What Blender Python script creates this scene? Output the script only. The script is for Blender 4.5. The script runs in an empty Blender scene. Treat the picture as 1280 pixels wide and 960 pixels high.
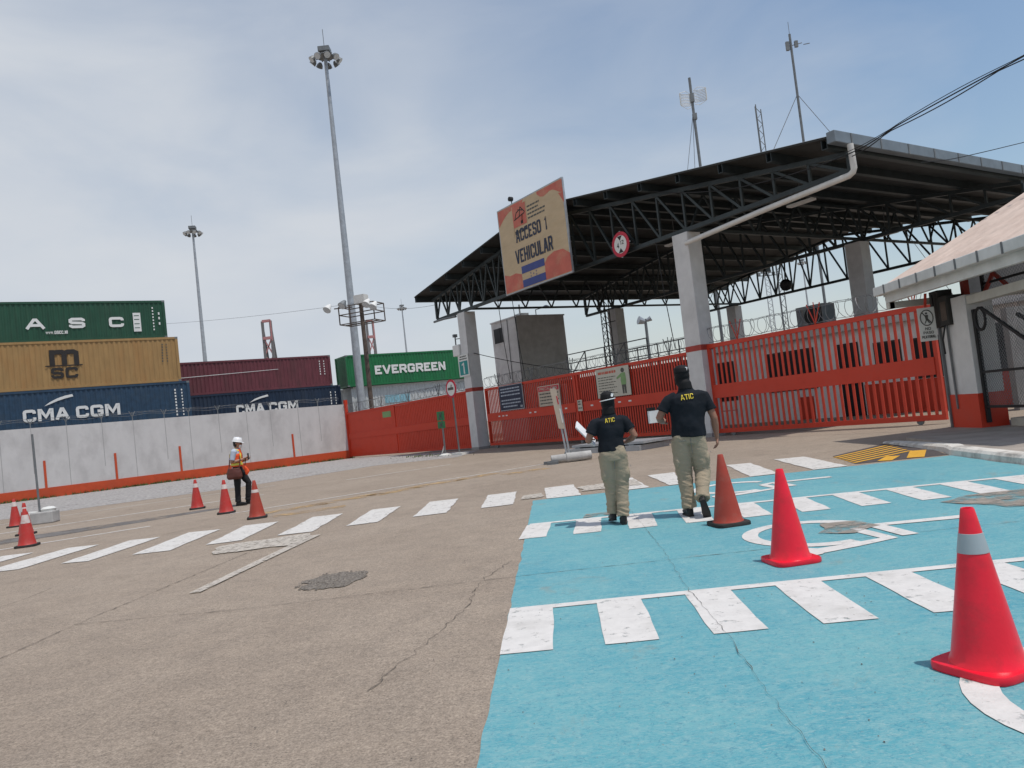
import bpy, bmesh, math, random
from mathutils import Vector, Matrix, noise as mnoise
from mathutils.bvhtree import BVHTree
random.seed(7)
R = math.radians
scene = bpy.context.scene
COL = scene.collection

# ------------------------------------------------------------------ camera, world, sun
ROLL, PITCH, FPX, CAM_H = R(6.5), 0.04343, 960.0, 1.4
cam = bpy.data.cameras.new('camera'); cam_ob = bpy.data.objects.new('camera', cam); COL.objects.link(cam_ob)
cam.sensor_width = 36.0; cam.lens = 36.0 * FPX / 1280.0; cam.clip_start = 0.1; cam.clip_end = 6000
fw = Vector((0, math.cos(PITCH), math.sin(PITCH))); up = Vector((0, -math.sin(PITCH), math.cos(PITCH))); rt = Vector((1, 0, 0))
cr = rt * math.cos(ROLL) - up * math.sin(ROLL); cu = rt * math.sin(ROLL) + up * math.cos(ROLL)
M = Matrix((cr, cu, -fw)).transposed().to_4x4(); M.translation = (0, 0, CAM_H)
cam_ob.matrix_world = M
scene.camera = cam_ob
scene.view_settings.view_transform = 'Standard'; scene.view_settings.look = 'None'
scene.view_settings.exposure = -0.02; scene.view_settings.gamma = 1.0
SUN_EL, SUN_AZ = R(69), R(125)            # azimuth clockwise from +Y
world = bpy.data.worlds.new('World'); scene.world = world; world.use_nodes = True
wn, wl = world.node_tree.nodes, world.node_tree.links
for n in list(wn): wn.remove(n)
def N(nt, t, **kw):
    n = nt.nodes.new(t)
    for k, v in kw.items(): setattr(n, k, v)
    return n
wt = world.node_tree
sky = N(wt, 'ShaderNodeTexSky'); sky.sky_type = 'NISHITA'; sky.sun_disc = False
sky.sun_elevation = SUN_EL; sky.sun_rotation = SUN_AZ; sky.air_density = 1.3; sky.dust_density = 1.0; sky.ozone_density = 1.6
tc = N(wt, 'ShaderNodeTexCoord')
sep = N(wt, 'ShaderNodeSeparateXYZ'); wl.new(tc.outputs['Generated'], sep.inputs[0])
mp = N(wt, 'ShaderNodeMapping'); mp.inputs['Scale'].default_value = (1.0, 1.0, 2.6); wl.new(tc.outputs['Generated'], mp.inputs[0])
n1 = N(wt, 'ShaderNodeTexNoise'); n1.inputs['Scale'].default_value = 2.3; n1.inputs['Detail'].default_value = 7; n1.inputs['Roughness'].default_value = .52; n1.inputs['Distortion'].default_value = .5
wl.new(mp.outputs[0], n1.inputs['Vector'])
def math_node(nt, op, a, b=None, clamp=False):
    m = N(nt, 'ShaderNodeMath', operation=op); m.use_clamp = clamp
    for i, v in enumerate((a, b)):
        if v is None: continue
        if isinstance(v, (int, float)): m.inputs[i].default_value = v
        else: nt.links.new(v, m.inputs[i])
    return m.outputs[0]
# thin high cloud: thicker to the west and near the horizon, thinning to blue in the upper east
cov = math_node(wt, 'MULTIPLY', sep.outputs[0], -0.95)
cov = math_node(wt, 'ADD', cov, math_node(wt, 'MULTIPLY', sep.outputs[2], -1.15))
nz = math_node(wt, 'MULTIPLY', math_node(wt, 'SUBTRACT', n1.outputs['Fac'], 0.5), 1.35)
cov = math_node(wt, 'ADD', math_node(wt, 'ADD', cov, 0.93), nz, clamp=True)
cov = math_node(wt, 'MULTIPLY', cov, 0.95)
n2 = N(wt, 'ShaderNodeTexNoise'); n2.inputs['Scale'].default_value = 4.5; n2.inputs['Detail'].default_value = 6
wl.new(mp.outputs[0], n2.inputs['Vector'])
cr2 = N(wt, 'ShaderNodeValToRGB'); wl.new(n2.outputs['Fac'], cr2.inputs[0])
cr2.color_ramp.elements[0].position = .3; cr2.color_ramp.elements[0].color = (4.75, 5.15, 5.75, 1)
cr2.color_ramp.elements[1].position = .7; cr2.color_ramp.elements[1].color = (5.45, 5.7, 6.05, 1)
mixw = N(wt, 'ShaderNodeMix', data_type='RGBA')
wl.new(cov, mixw.inputs[0]); wl.new(sky.outputs[0], mixw.inputs[6]); wl.new(cr2.outputs[0], mixw.inputs[7])
bg = N(wt, 'ShaderNodeBackground'); bg.inputs['Strength'].default_value = 0.122
wl.new(mixw.outputs[2], bg.inputs[0])
wo = N(wt, 'ShaderNodeOutputWorld'); wl.new(bg.outputs[0], wo.inputs[0])
sun = bpy.data.lights.new('sun', 'SUN'); sun.energy = 3.0; sun.angle = R(.6); sun.color = (1, .955, .885)
sun_ob = bpy.data.objects.new('sun', sun); COL.objects.link(sun_ob)
sd = Vector((math.sin(SUN_AZ) * math.cos(SUN_EL), math.cos(SUN_AZ) * math.cos(SUN_EL), math.sin(SUN_EL)))
sun_ob.rotation_euler = sd.to_track_quat('Z', 'Y').to_euler(); sun_ob.location = (20, -20, 60)

# ------------------------------------------------------------------ materials
def mat(name, color, rough=.6, metal=0., var=.12, scale=3., bump=0., bscale=40., wear=0., wscale=6., spec=.4, dirt=None, dscale=1.2, damt=.0, stretch=None):
    m = bpy.data.materials.new(name); m.use_nodes = True
    nt = m.node_tree; ns, ls = nt.nodes, nt.links
    b = ns['Principled BSDF']; b.inputs['Roughness'].default_value = rough; b.inputs['Metallic'].default_value = metal
    b.inputs['Specular IOR Level'].default_value = spec
    tcn = N(nt, 'ShaderNodeTexCoord'); src = tcn.outputs['Object']
    if stretch:
        mpn = N(nt, 'ShaderNodeMapping'); mpn.inputs['Scale'].default_value = stretch; ls.new(src, mpn.inputs[0]); src = mpn.outputs[0]
    nz = N(nt, 'ShaderNodeTexNoise'); nz.inputs['Scale'].default_value = scale; nz.inputs['Detail'].default_value = 6; nz.inputs['Roughness'].default_value = .6
    ls.new(src, nz.inputs['Vector'])
    rp = N(nt, 'ShaderNodeValToRGB'); ls.new(nz.outputs['Fac'], rp.inputs[0])
    c = Vector(color[:3])
    lo = [max(0, x * (1 - var)) for x in c]; hi = [min(1, x * (1 + var)) for x in c]
    rp.color_ramp.elements[0].position = .32; rp.color_ramp.elements[0].color = (*lo, 1)
    rp.color_ramp.elements[1].position = .68; rp.color_ramp.elements[1].color = (*hi, 1)
    out = rp.outputs[0]
    if dirt:
        nd = N(nt, 'ShaderNodeTexNoise'); nd.inputs['Scale'].default_value = dscale; nd.inputs['Detail'].default_value = 8; nd.inputs['Roughness'].default_value = .65
        ls.new(src, nd.inputs['Vector'])
        mr = N(nt, 'ShaderNodeMapRange'); mr.inputs[1].default_value = .48; mr.inputs[2].default_value = .72; mr.inputs[4].default_value = damt
        ls.new(nd.outputs['Fac'], mr.inputs[0])
        mx = N(nt, 'ShaderNodeMix', data_type='RGBA'); ls.new(mr.outputs[0], mx.inputs[0]); ls.new(out, mx.inputs[6]); mx.inputs[7].default_value = (*dirt, 1)
        out = mx.outputs[2]
    ls.new(out, b.inputs['Base Color'])
    if bump:
        nb = N(nt, 'ShaderNodeTexNoise'); nb.inputs['Scale'].default_value = bscale; nb.inputs['Detail'].default_value = 4
        ls.new(tcn.outputs['Object'], nb.inputs['Vector'])
        bp = N(nt, 'ShaderNodeBump'); bp.inputs['Strength'].default_value = bump; bp.inputs['Distance'].default_value = .02
        ls.new(nb.outputs['Fac'], bp.inputs['Height']); ls.new(bp.outputs[0], b.inputs['Normal'])
    if wear:
        nw = N(nt, 'ShaderNodeTexNoise'); nw.inputs['Scale'].default_value = wscale; nw.inputs['Detail'].default_value = 9; nw.inputs['Roughness'].default_value = .72
        ls.new(src, nw.inputs['Vector'])
        mr = N(nt, 'ShaderNodeMapRange'); mr.inputs[1].default_value = .62 - wear * .5; mr.inputs[2].default_value = .78 - wear * .5; mr.inputs[3].default_value = 0; mr.inputs[4].default_value = .92
        ls.new(nw.outputs['Fac'], mr.inputs[0])
        tr = N(nt, 'ShaderNodeBsdfTransparent'); ms = N(nt, 'ShaderNodeMixShader')
        ls.new(mr.outputs[0], ms.inputs[0]); ls.new(b.outputs[0], ms.inputs[1]); ls.new(tr.outputs[0], ms.inputs[2])
        ls.new(ms.outputs[0], ns['Material Output'].inputs[0])
    return m

def ground_mat():
    m = bpy.data.materials.new('worn_concrete'); m.use_nodes = True
    nt = m.node_tree; ls = nt.links; b = nt.nodes['Principled BSDF']; b.inputs['Roughness'].default_value = .9; b.inputs['Specular IOR Level'].default_value = .2
    g = N(nt, 'ShaderNodeTexCoord').outputs['Object']
    def nz(s, d=6, r=.6, dist=0):
        n = N(nt, 'ShaderNodeTexNoise'); n.inputs['Scale'].default_value = s; n.inputs['Detail'].default_value = d; n.inputs['Roughness'].default_value = r; n.inputs['Distortion'].default_value = dist
        ls.new(g, n.inputs['Vector']); return n.outputs['Fac']
    def ramp(f, stops):
        r = N(nt, 'ShaderNodeValToRGB'); ls.new(f, r.inputs[0]); e = r.color_ramp.elements
        e[0].position, e[0].color = stops[0][0], (*stops[0][1], 1); e[1].position, e[1].color = stops[1][0], (*stops[1][1], 1)
        for p, c in stops[2:]:
            x = e.new(p); x.color = (*c, 1)
        return r.outputs[0]
    def mix(f, a, bcol, blend='MIX'):
        x = N(nt, 'ShaderNodeMix', data_type='RGBA', blend_type=blend)
        if isinstance(f, (int, float)): x.inputs[0].default_value = f
        else: ls.new(f, x.inputs[0])
        ls.new(a, x.inputs[6])
        if isinstance(bcol, tuple): x.inputs[7].default_value = (*bcol, 1)
        else: ls.new(bcol, x.inputs[7])
        return x.outputs[2]
    base = ramp(nz(.35, 8, .62, .4), [(.3, (.305, .252, .205)), (.7, (.365, .307, .253))])
    mid = ramp(nz(3.2, 7, .7), [(.3, (.86, .86, .86)), (.72, (1.10, 1.09, 1.07))])
    col = mix(1.0, base, mid, 'MULTIPLY')
    fine = ramp(nz(75, 3, .75), [(.34, (.42, .41, .40)), (.62, (1.3, 1.28, 1.25))])
    col = mix(.62, col, fine, 'MULTIPLY')
    med = ramp(nz(24, 5, .8), [(.36, (.66, .65, .64)), (.60, (1.14, 1.13, 1.12))])
    col = mix(.75, col, med, 'MULTIPLY')
    stain = ramp(nz(.9, 9, .75, .6), [(.56, (1, 1, 1)), (.78, (.66, .64, .62))])
    col = mix(.8, col, stain, 'MULTIPLY')
    vo = N(nt, 'ShaderNodeTexVoronoi'); vo.inputs['Scale'].default_value = 46; ls.new(g, vo.inputs['Vector'])
    pit = N(nt, 'ShaderNodeMapRange'); ls.new(vo.outputs['Distance'], pit.inputs[0]); pit.inputs[1].default_value = .12; pit.inputs[2].default_value = .22; pit.inputs[3].default_value = 1; pit.inputs[4].default_value = 0
    pm = N(nt, 'ShaderNodeMapRange'); ls.new(nz(7.0, 4), pm.inputs[0]); pm.inputs[1].default_value = .44; pm.inputs[2].default_value = .6
    pf = math_node(nt, 'MULTIPLY', pit.outputs[0], pm.outputs[0]); pf = math_node(nt, 'MULTIPLY', pf, .75)
    col = mix(pf, col, (.085, .072, .06))
    ls.new(col, b.inputs['Base Color'])
    bp = N(nt, 'ShaderNodeBump'); bp.inputs['Strength'].default_value = .55; bp.inputs['Distance'].default_value = .012
    h = math_node(nt, 'SUBTRACT', nz(60, 5, .8), math_node(nt, 'MULTIPLY', pf, .8)); ls.new(h, bp.inputs['Height']); ls.new(bp.outputs[0], b.inputs['Normal'])
    return m
def blue_mat():
    m = bpy.data.materials.new('worn_blue_paint'); m.use_nodes = True
    nt = m.node_tree; ls = nt.links; b = nt.nodes['Principled BSDF']; b.inputs['Roughness'].default_value = .62; b.inputs['Specular IOR Level'].default_value = .35
    g = N(nt, 'ShaderNodeTexCoord').outputs['Object']
    def nz(s, d=6, r=.6, dist=0, sc=(1, 1, 1)):
        mpn = N(nt, 'ShaderNodeMapping'); mpn.inputs['Scale'].default_value = sc; ls.new(g, mpn.inputs[0])
        n = N(nt, 'ShaderNodeTexNoise'); n.inputs['Scale'].default_value = s; n.inputs['Detail'].default_value = d; n.inputs['Roughness'].default_value = r; n.inputs['Distortion'].default_value = dist
        ls.new(mpn.outputs[0], n.inputs['Vector']); return n.outputs['Fac']
    def rng(f, a, bb, lo=0., hi=1.):
        r = N(nt, 'ShaderNodeMapRange'); ls.new(f, r.inputs[0]); r.inputs[1].default_value = a; r.inputs[2].default_value = bb; r.inputs[3].default_value = lo; r.inputs[4].default_value = hi; return r.outputs[0]
    def mix(f, a, c):
        x = N(nt, 'ShaderNodeMix', data_type='RGBA'); ls.new(f, x.inputs[0])
        for i, v in ((6, a), (7, c)):
            if isinstance(v, tuple): x.inputs[i].default_value = (*v, 1)
            else: ls.new(v, x.inputs[i])
        return x.outputs[2]
    c = mix(rng(nz(.8, 6, .65, .6), .33, .67), (.060, .285, .355), (.122, .36, .395))
    c = mix(rng(nz(4.5, 9, .78, 1.8, (1, 2.2, 1)), .44, .66, 0, .8), c, (.215, .405, .42))
    c = mix(rng(nz(13, 7, .82, 3.0, (1, 3.0, 1)), .49, .66, 0, .85), c, (.33, .46, .45))
    c = mix(rng(nz(30, 5, .8, 1.5), .52, .68, 0, .75), c, (.035, .19, .27))
    c = mix(rng(nz(1.3, 9, .75, .8), .58, .72, 0, .85), c, (.25, .26, .225))
    c = mix(rng(nz(55, 3, .7), .66, .74, 0, .8), c, (.24, .22, .19))
    ls.new(c, b.inputs['Base Color'])
    bp = N(nt, 'ShaderNodeBump'); bp.inputs['Strength'].default_value = .35; bp.inputs['Distance'].default_value = .008
    ls.new(nz(38, 5, .7, 2.0, (1, 2.5, 1)), bp.inputs['Height']); ls.new(bp.outputs[0], b.inputs['Normal'])
    return m

MT = dict(
    ground=ground_mat(), blue=blue_mat(),
    paint_white=mat('white_road_paint', (.60, .575, .54), .75, var=.08, scale=9, wear=.15, wscale=9, bump=.3, bscale=55, dirt=(.35, .31, .27), damt=.35, dscale=5),
    paint_stall=mat('white_stall_paint', (.63, .605, .575), .7, var=.06, scale=9, bump=.25, bscale=45, wear=.10, wscale=11, dirt=(.40, .38, .35), damt=.5, dscale=3),
    paint_faded=mat('faded_white_paint', (.46, .415, .36), .85, var=.1, wear=.26, wscale=16),
    paint_lane=mat('faded_lane_paint', (.55, .51, .47), .85, var=.1, wear=.22, wscale=3),
    paint_yellow=mat('yellow_road_paint', (.62, .33, .035), .75, var=.15, scale=8, wear=.06, wscale=8),
    paint_yellow_faded=mat('faded_yellow_paint', (.46, .31, .15), .85, var=.15, wear=.46, wscale=2.5),
    asphalt=mat('dark_ramp_asphalt', (.075, .062, .06), .9, var=.25, scale=12, bump=.4),
    tyre_band=mat('tyre_dark_lane', (.15, .138, .13), .9, var=.2, wear=.30, wscale=.9),
    gravel=mat('pale_gravel', (.335, .315, .30), .95, var=.55, scale=9, bump=1., bscale=60, wear=.10, wscale=.8),
    crack=mat('crack_dark', (.085, .072, .06), .95, var=.3),
    aggregate=mat('exposed_aggregate', (.19, .165, .14), .95, var=.55, scale=45, bump=1., bscale=70),
    kerb=mat('white_kerb_paint', (.62, .59, .54), .8, var=.1, dirt=(.12, .10, .085), damt=.8, dscale=2.6, bump=.3),
    pavement=mat('pavement_concrete', (.30, .26, .225), .9, var=.2, scale=2, bump=.35),
    wall_white=mat('grey_white_wall_paint', (.53, .51, .495), .85, var=.06, scale=1.5, dirt=(.36, .34, .33), damt=.7, dscale=.9, bump=.12, stretch=(1, 1, .6)),
    booth_white=mat('booth_white_paint', (.80, .76, .74), .85, var=.05, dirt=(.5, .46, .44), damt=.4),
    stair_brown=mat('weathered_brown_plank', (.20, .13, .085), .85, var=.25),
    bare_patch=mat('bare_worn_concrete', (.27, .235, .20), .9, var=.2, scale=6, wear=.34, wscale=3.5, bump=.3),
    wall_joint=mat('wall_joint_grey', (.33, .32, .31), .9),
    orange=mat('orange_red_paint', (.50, .066, .018), .6, var=.12, dirt=(.22, .06, .03), damt=.4, dscale=1.5),
    red=mat('red_gate_paint', (.56, .045, .018), .45, var=.12, scale=2, dirt=(.25, .05, .035), damt=.35, dscale=2),
    red_dark=mat('dull_red_paint', (.36, .05, .035), .6, var=.15),
    column=mat('column_white_paint', (.60, .59, .575), .8, var=.06, dirt=(.33, .32, .31), damt=.4, dscale=.9, bump=.15, bscale=25),
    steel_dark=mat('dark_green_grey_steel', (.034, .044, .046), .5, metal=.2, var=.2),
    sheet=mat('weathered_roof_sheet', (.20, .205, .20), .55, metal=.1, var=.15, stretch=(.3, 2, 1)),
    sheet_under=mat('roof_underside_sheet', (.036, .036, .033), .7, var=.2),  # soffit colour darkened to carry the shade under the canopy
    gutter=mat('grey_gutter_metal', (.17, .20, .225), .5, metal=.2, var=.1),
    pvc=mat('off_white_pipe', (.62, .60, .56), .5, var=.08),
    black=mat('matt_black', (.012, .012, .013), .6, var=.2),
    rubber=mat('black_rubber', (.025, .022, .02), .75, var=.3, bump=.2),
    galv=mat('galvanised_steel', (.36, .38, .40), .45, metal=.35, var=.15),
    galv_dark=mat('weathered_galvanised_steel', (.17, .18, .185), .55, metal=.3, var=.2),
    wire=mat('razor_wire_steel', (.20, .20, .20), .5, metal=.4, var=.3),
    rust=mat('rusty_brown_steel', (.10, .075, .06), .8, var=.4),
    lamp_glass=mat('lamp_glass', (.55, .58, .60), .2, var=.1),
    lamp_white=mat('lamp_white_housing', (.70, .69, .66), .4, var=.05),
    cone_new=mat('fluorescent_red_plastic', (.80, .010, .032), .32, var=.10, spec=.45, dirt=(.42, .022, .03), damt=.55, dscale=7, bump=.06, bscale=30),
    cone_old=mat('faded_orange_plastic', (.36, .045, .026), .55, var=.14, dirt=(.30, .10, .07), damt=.6, dscale=7),
    cone_mid=mat('dull_red_plastic', (.46, .035, .028), .5, var=.12, dirt=(.34, .12, .10), damt=.55, dscale=8),
    reflect=mat('grey_reflective_sleeve', (.33, .37, .39), .35, var=.06),
    reflect_old=mat('peeling_pale_sleeve', (.62, .55, .52), .6, var=.15, dirt=(.5, .16, .12), damt=.8, dscale=16),
    cont_green=mat('container_dark_green', (.014, .066, .036), .5, var=.15, dirt=(.03, .075, .045), damt=.6, dscale=.8, stretch=(1, 1, .3)),
    cont_tan=mat('container_tan', (.33, .20, .078), .55, var=.1, dirt=(.33, .15, .045), damt=.45, dscale=1.1, stretch=(1, 1, .3)),
    cont_blue=mat('container_blue', (.020, .050, .092), .55, var=.2, dirt=(.04, .06, .08), damt=.5),
    cont_navy=mat('container_navy', (.009, .022, .048), .55, var=.25, dirt=(.025, .035, .055), damt=.6, dscale=.9, stretch=(1, 1, .3)),
    cont_maroon=mat('container_maroon', (.125, .032, .042), .6, var=.18, dirt=(.08, .035, .035), damt=.6, dscale=.9, stretch=(1, 1, .35)),
    cont_bright=mat('container_bright_green', (.010, .135, .045), .5, var=.14, dirt=(.02, .10, .05), damt=.6, dscale=.7, stretch=(1, 1, .35)),
    cont_grey=mat('container_pale_grey', (.46, .48, .48), .55, var=.08),
    lettering=mat('white_lettering', (.70, .70, .68), .6, var=.06, dirt=(.4, .42, .42), damt=.4, dscale=3),
    letter_black=mat('black_lettering', (.022, .018, .016), .6),
    light_blue=mat('pale_blue_panel', (.22, .42, .50), .6, var=.3, scale=4, wear=.22, wscale=4),
    tower=mat('grey_plaster', (.60, .59, .575), .85, var=.08, bump=.15, dirt=(.3, .29, .27), damt=.5, dscale=.6),
    glass_dark=mat('dark_window_glass', (.015, .016, .018), .35, var=.2, spec=.25),
    sign_tan=mat('tan_sign_vinyl', (.50, .375, .225), .5, var=.08, scale=1.2, stretch=(1, 1, 3), dirt=(.42, .28, .14), damt=.35, dscale=1.4),
    sign_red=mat('sign_coral_red', (.50, .115, .075), .5, var=.12, scale=2, dirt=(.48, .28, .16), damt=.55, dscale=1.6),
    navy=mat('navy_sign', (.014, .022, .05), .5), flag_blue=mat('flag_blue', (.035, .055, .21), .5),
    sign_white=mat('sign_white', (.66, .655, .62), .5, var=.05), sign_cream=mat('sign_cream', (.50, .48, .40), .55, var=.07),
    sign_beige=mat('faded_beige_sign', (.46, .39, .31), .65, var=.1),
    text_grey=mat('sign_text_grey', (.38, .42, .48), .6), text_dark=mat('sign_text_dark', (.08, .08, .07), .6),
    teal=mat('teal_sign', (.02, .24, .23), .5), green=mat('green_sign', (.02, .17, .06), .5), sign_ring=mat('sign_ring_red', (.48, .02, .045), .5),
    olive=mat('sign_olive_green', (.20, .33, .14), .6),
    skin=mat('skin', (.33, .165, .11), .55, var=.08), skin_arm=mat('tanned_skin', (.27, .13, .085), .55, var=.08),
    shirt=mat('black_polo_cloth', (.010, .013, .018), .85, var=.3, bump=.15, bscale=30, spec=.2),
    khaki=mat('khaki_cloth', (.335, .275, .198), .9, var=.08, bump=.3, bscale=60, spec=.15),
    hood=mat('black_cap_cloth', (.008, .008, .009), .75, var=.3, spec=.25),
    yellow_print=mat('yellow_print', (.60, .46, .04), .7, var=.05), white_cloth=mat('white_cloth', (.68, .68, .68), .7),
    paper=mat('white_paper', (.78, .79, .80), .6, var=.03), trouser_black=mat('black_trouser_cloth', (.012, .012, .014), .85, var=.3),
    shirt_grey=mat('pale_grey_shirt', (.42, .47, .56), .85, var=.08), vest=mat('orange_safety_vest', (.78, .09, .02), .7, var=.06),
    vest_stripe=mat('yellow_vest_stripe', (.72, .66, .10), .6), helmet=mat('white_helmet_plastic', (.72, .72, .72), .3, var=.02),
    bag=mat('brown_leather', (.095, .026, .018), .5, var=.25), leather=mat('black_boot_leather', (.012, .012, .012), .5, var=.3),
    tile=mat('pale_terracotta', (.55, .44, .375), .85, var=.12, scale=2.5, bump=.25, bscale=18, dirt=(.38, .27, .22), damt=.45, dscale=1.8),
    fascia=mat('pale_grey_fascia', (.60, .615, .60), .6, var=.08, dirt=(.3, .32, .3), damt=.45, dscale=1.3),
    lintel=mat('beige_white_plaster', (.55, .54, .49), .85, var=.07, dirt=(.34, .33, .3), damt=.4), stone=mat('light_stone', (.45, .42, .36), .9, var=.15),
    grass=mat('dry_green_grass', (.075, .105, .03), .9, var=.4), crane_red=mat('crane_faded_red', (.42, .20, .20), .7), crane_grey=mat('crane_grey', (.16, .155, .155), .7),
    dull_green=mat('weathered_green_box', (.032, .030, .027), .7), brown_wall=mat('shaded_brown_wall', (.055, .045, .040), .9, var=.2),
    bucket=mat('dirty_concrete_block', (.40, .39, .375), .9, var=.2, bump=.3), corr_dark=mat('dull_grey_wall', (.30, .29, .28), .85, var=.12),
)

# ------------------------------------------------------------------ mesh builder
_C = [(1,.70),(1,.84),(.95,.95),(.82,1),(.18,1),(.05,.95),(0,.84),(0,.16),(.05,.05),(.18,0),(.82,0),(.95,.05),(1,.16)]
GLYPH = {
 'A': (1.1, [[(0,0),(.42,1),(.58,1),(1,0)], [(.2,.3),(.8,.3)]]), 'C': (1, [_C + [(1,.30)]]), 'O': (1, [_C + [(1,.84),(1,.70)]]),
 'G': (1.05, [_C + [(1,.46),(.55,.46)]]), 'E': (.88, [[(1,1),(0,1),(0,0),(1,0)], [(.02,.52),(.88,.52)]]), 'L': (.85, [[(0,1),(0,0),(1,0)]]),
 'S': (1, [[(1,.72),(1,.86),(.86,1),(.14,1),(0,.87),(0,.66),(.14,.53),(.86,.47),(1,.34),(1,.13),(.86,0),(.14,0),(0,.14),(0,.28)]]),
 'V': (1.1, [[(0,1),(.43,0),(.57,0),(1,1)]]), 'H': (1, [[(0,0),(0,1)], [(1,0),(1,1)], [(.02,.5),(.98,.5)]]), 'I': (.12, [[(.5,0),(.5,1)]]),
 'U': (1, [[(0,1),(0,.16),(.06,.05),(.18,0),(.82,0),(.94,.05),(1,.16),(1,1)]]), 'R': (1, [[(0,0),(0,1),(.84,1),(1,.9),(1,.58),(.84,.46),(.02,.46)], [(.55,.46),(1,0)]]),
 'P': (.95, [[(0,0),(0,1),(.84,1),(1,.9),(1,.56),(.84,.44),(.02,.44)]]), 'N': (1, [[(0,0),(0,1),(.1,1),(.9,0),(1,0),(1,1)]]), 'T': (.95, [[(0,1),(1,1)], [(.5,.98),(.5,0)]]),
 'M': (1.3, [[(0,0),(0,1),(.12,1),(.5,.25),(.88,1),(1,1),(1,0)]]), 'm': (1.5, [[(0,0),(0,1)], [(.02,.9),(.18,1),(.42,1),(.5,.88),(.5,0)], [(.52,.9),(.66,1),(.9,1),(1,.88),(1,0)]]),
 '1': (.45, [[(0,.78),(.6,1),(.6,0)]]), '2': (.8, [[(0,.8),(.1,1),(.9,1),(1,.85),(1,.65),(0,0),(1,0)]]), '4': (.85, [[(.75,0),(.75,1),(0,.3),(1,.3)]]),
 'w': (1.2, [[(0,.8),(.25,0),(.5,.8),(.75,0),(1,.8)]]), '.': (.1, [[(.5,0),(.5,.06)]]), 'l': (.1, [[(.5,0),(.5,1)]]),
}
for a_, b_ in (('a','O'),('s','S'),('c','C'),('n','N'),('o','O')): GLYPH[a_] = GLYPH[b_]
def text_geo(body, bold, w, h):
    """block lettering drawn as mitred ribbons; every stroke a hair in front of the last"""
    t = h * (.15 + bold * 2.0); gap = .30; sp = .55
    adv = [sp if ch == ' ' else GLYPH[ch][0] for ch in body]
    n = len(body); unit = (w - t * n) / max(.01, sum(adv) + gap * (n - 1) * .6) if n > 1 else w - t
    if n == 1: adv = [1]
    V, F, x, lay = [], [], 0., 0
    for ch, a in zip(body, adv):
        gw = a * unit
        if ch != ' ':
            for pl in GLYPH[ch][1]:
                q = [Vector((x + t / 2 + u * gw, t / 2 + v * (h - t))) for u, v in pl]; o = len(V); k = len(q); closed = pl[0] == pl[-1]
                for i, p in enumerate(q):
                    d0 = (q[i] - q[i - 1]).normalized() if i else ((q[-1] - q[-2]).normalized() if closed else None)
                    d1 = (q[i + 1] - q[i]).normalized() if i < k - 1 else ((q[1] - q[0]).normalized() if closed else None)
                    d0 = d0 or d1; d1 = d1 or d0; n0 = Vector((-d0.y, d0.x)); n1 = Vector((-d1.y, d1.x)); nm = (n0 + n1)
                    nm = nm.normalized() if nm.length > .1 else n0
                    m = min(1.5, 1 / max(.3, nm.dot(n0))) * t / 2
                    e = Vector((0, 0))
                    if not closed and i == 0: e = -d1 * t * .5
                    if not closed and i == k - 1: e = d0 * t * .5
                    if pl[0][1] not in (0, 1) and i == 0 or pl[-1][1] not in (0, 1) and i == k - 1: e = Vector((0, 0))
                    V.append((*(p + nm * m + e), lay)); V.append((*(p - nm * m + e), lay))
                for i in range(k - 1): F.append((o + 2 * i, o + 2 * i + 1, o + 2 * i + 3, o + 2 * i + 2))
                lay += 1
        x += gw + t + gap * unit * .6
    return V, F

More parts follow.
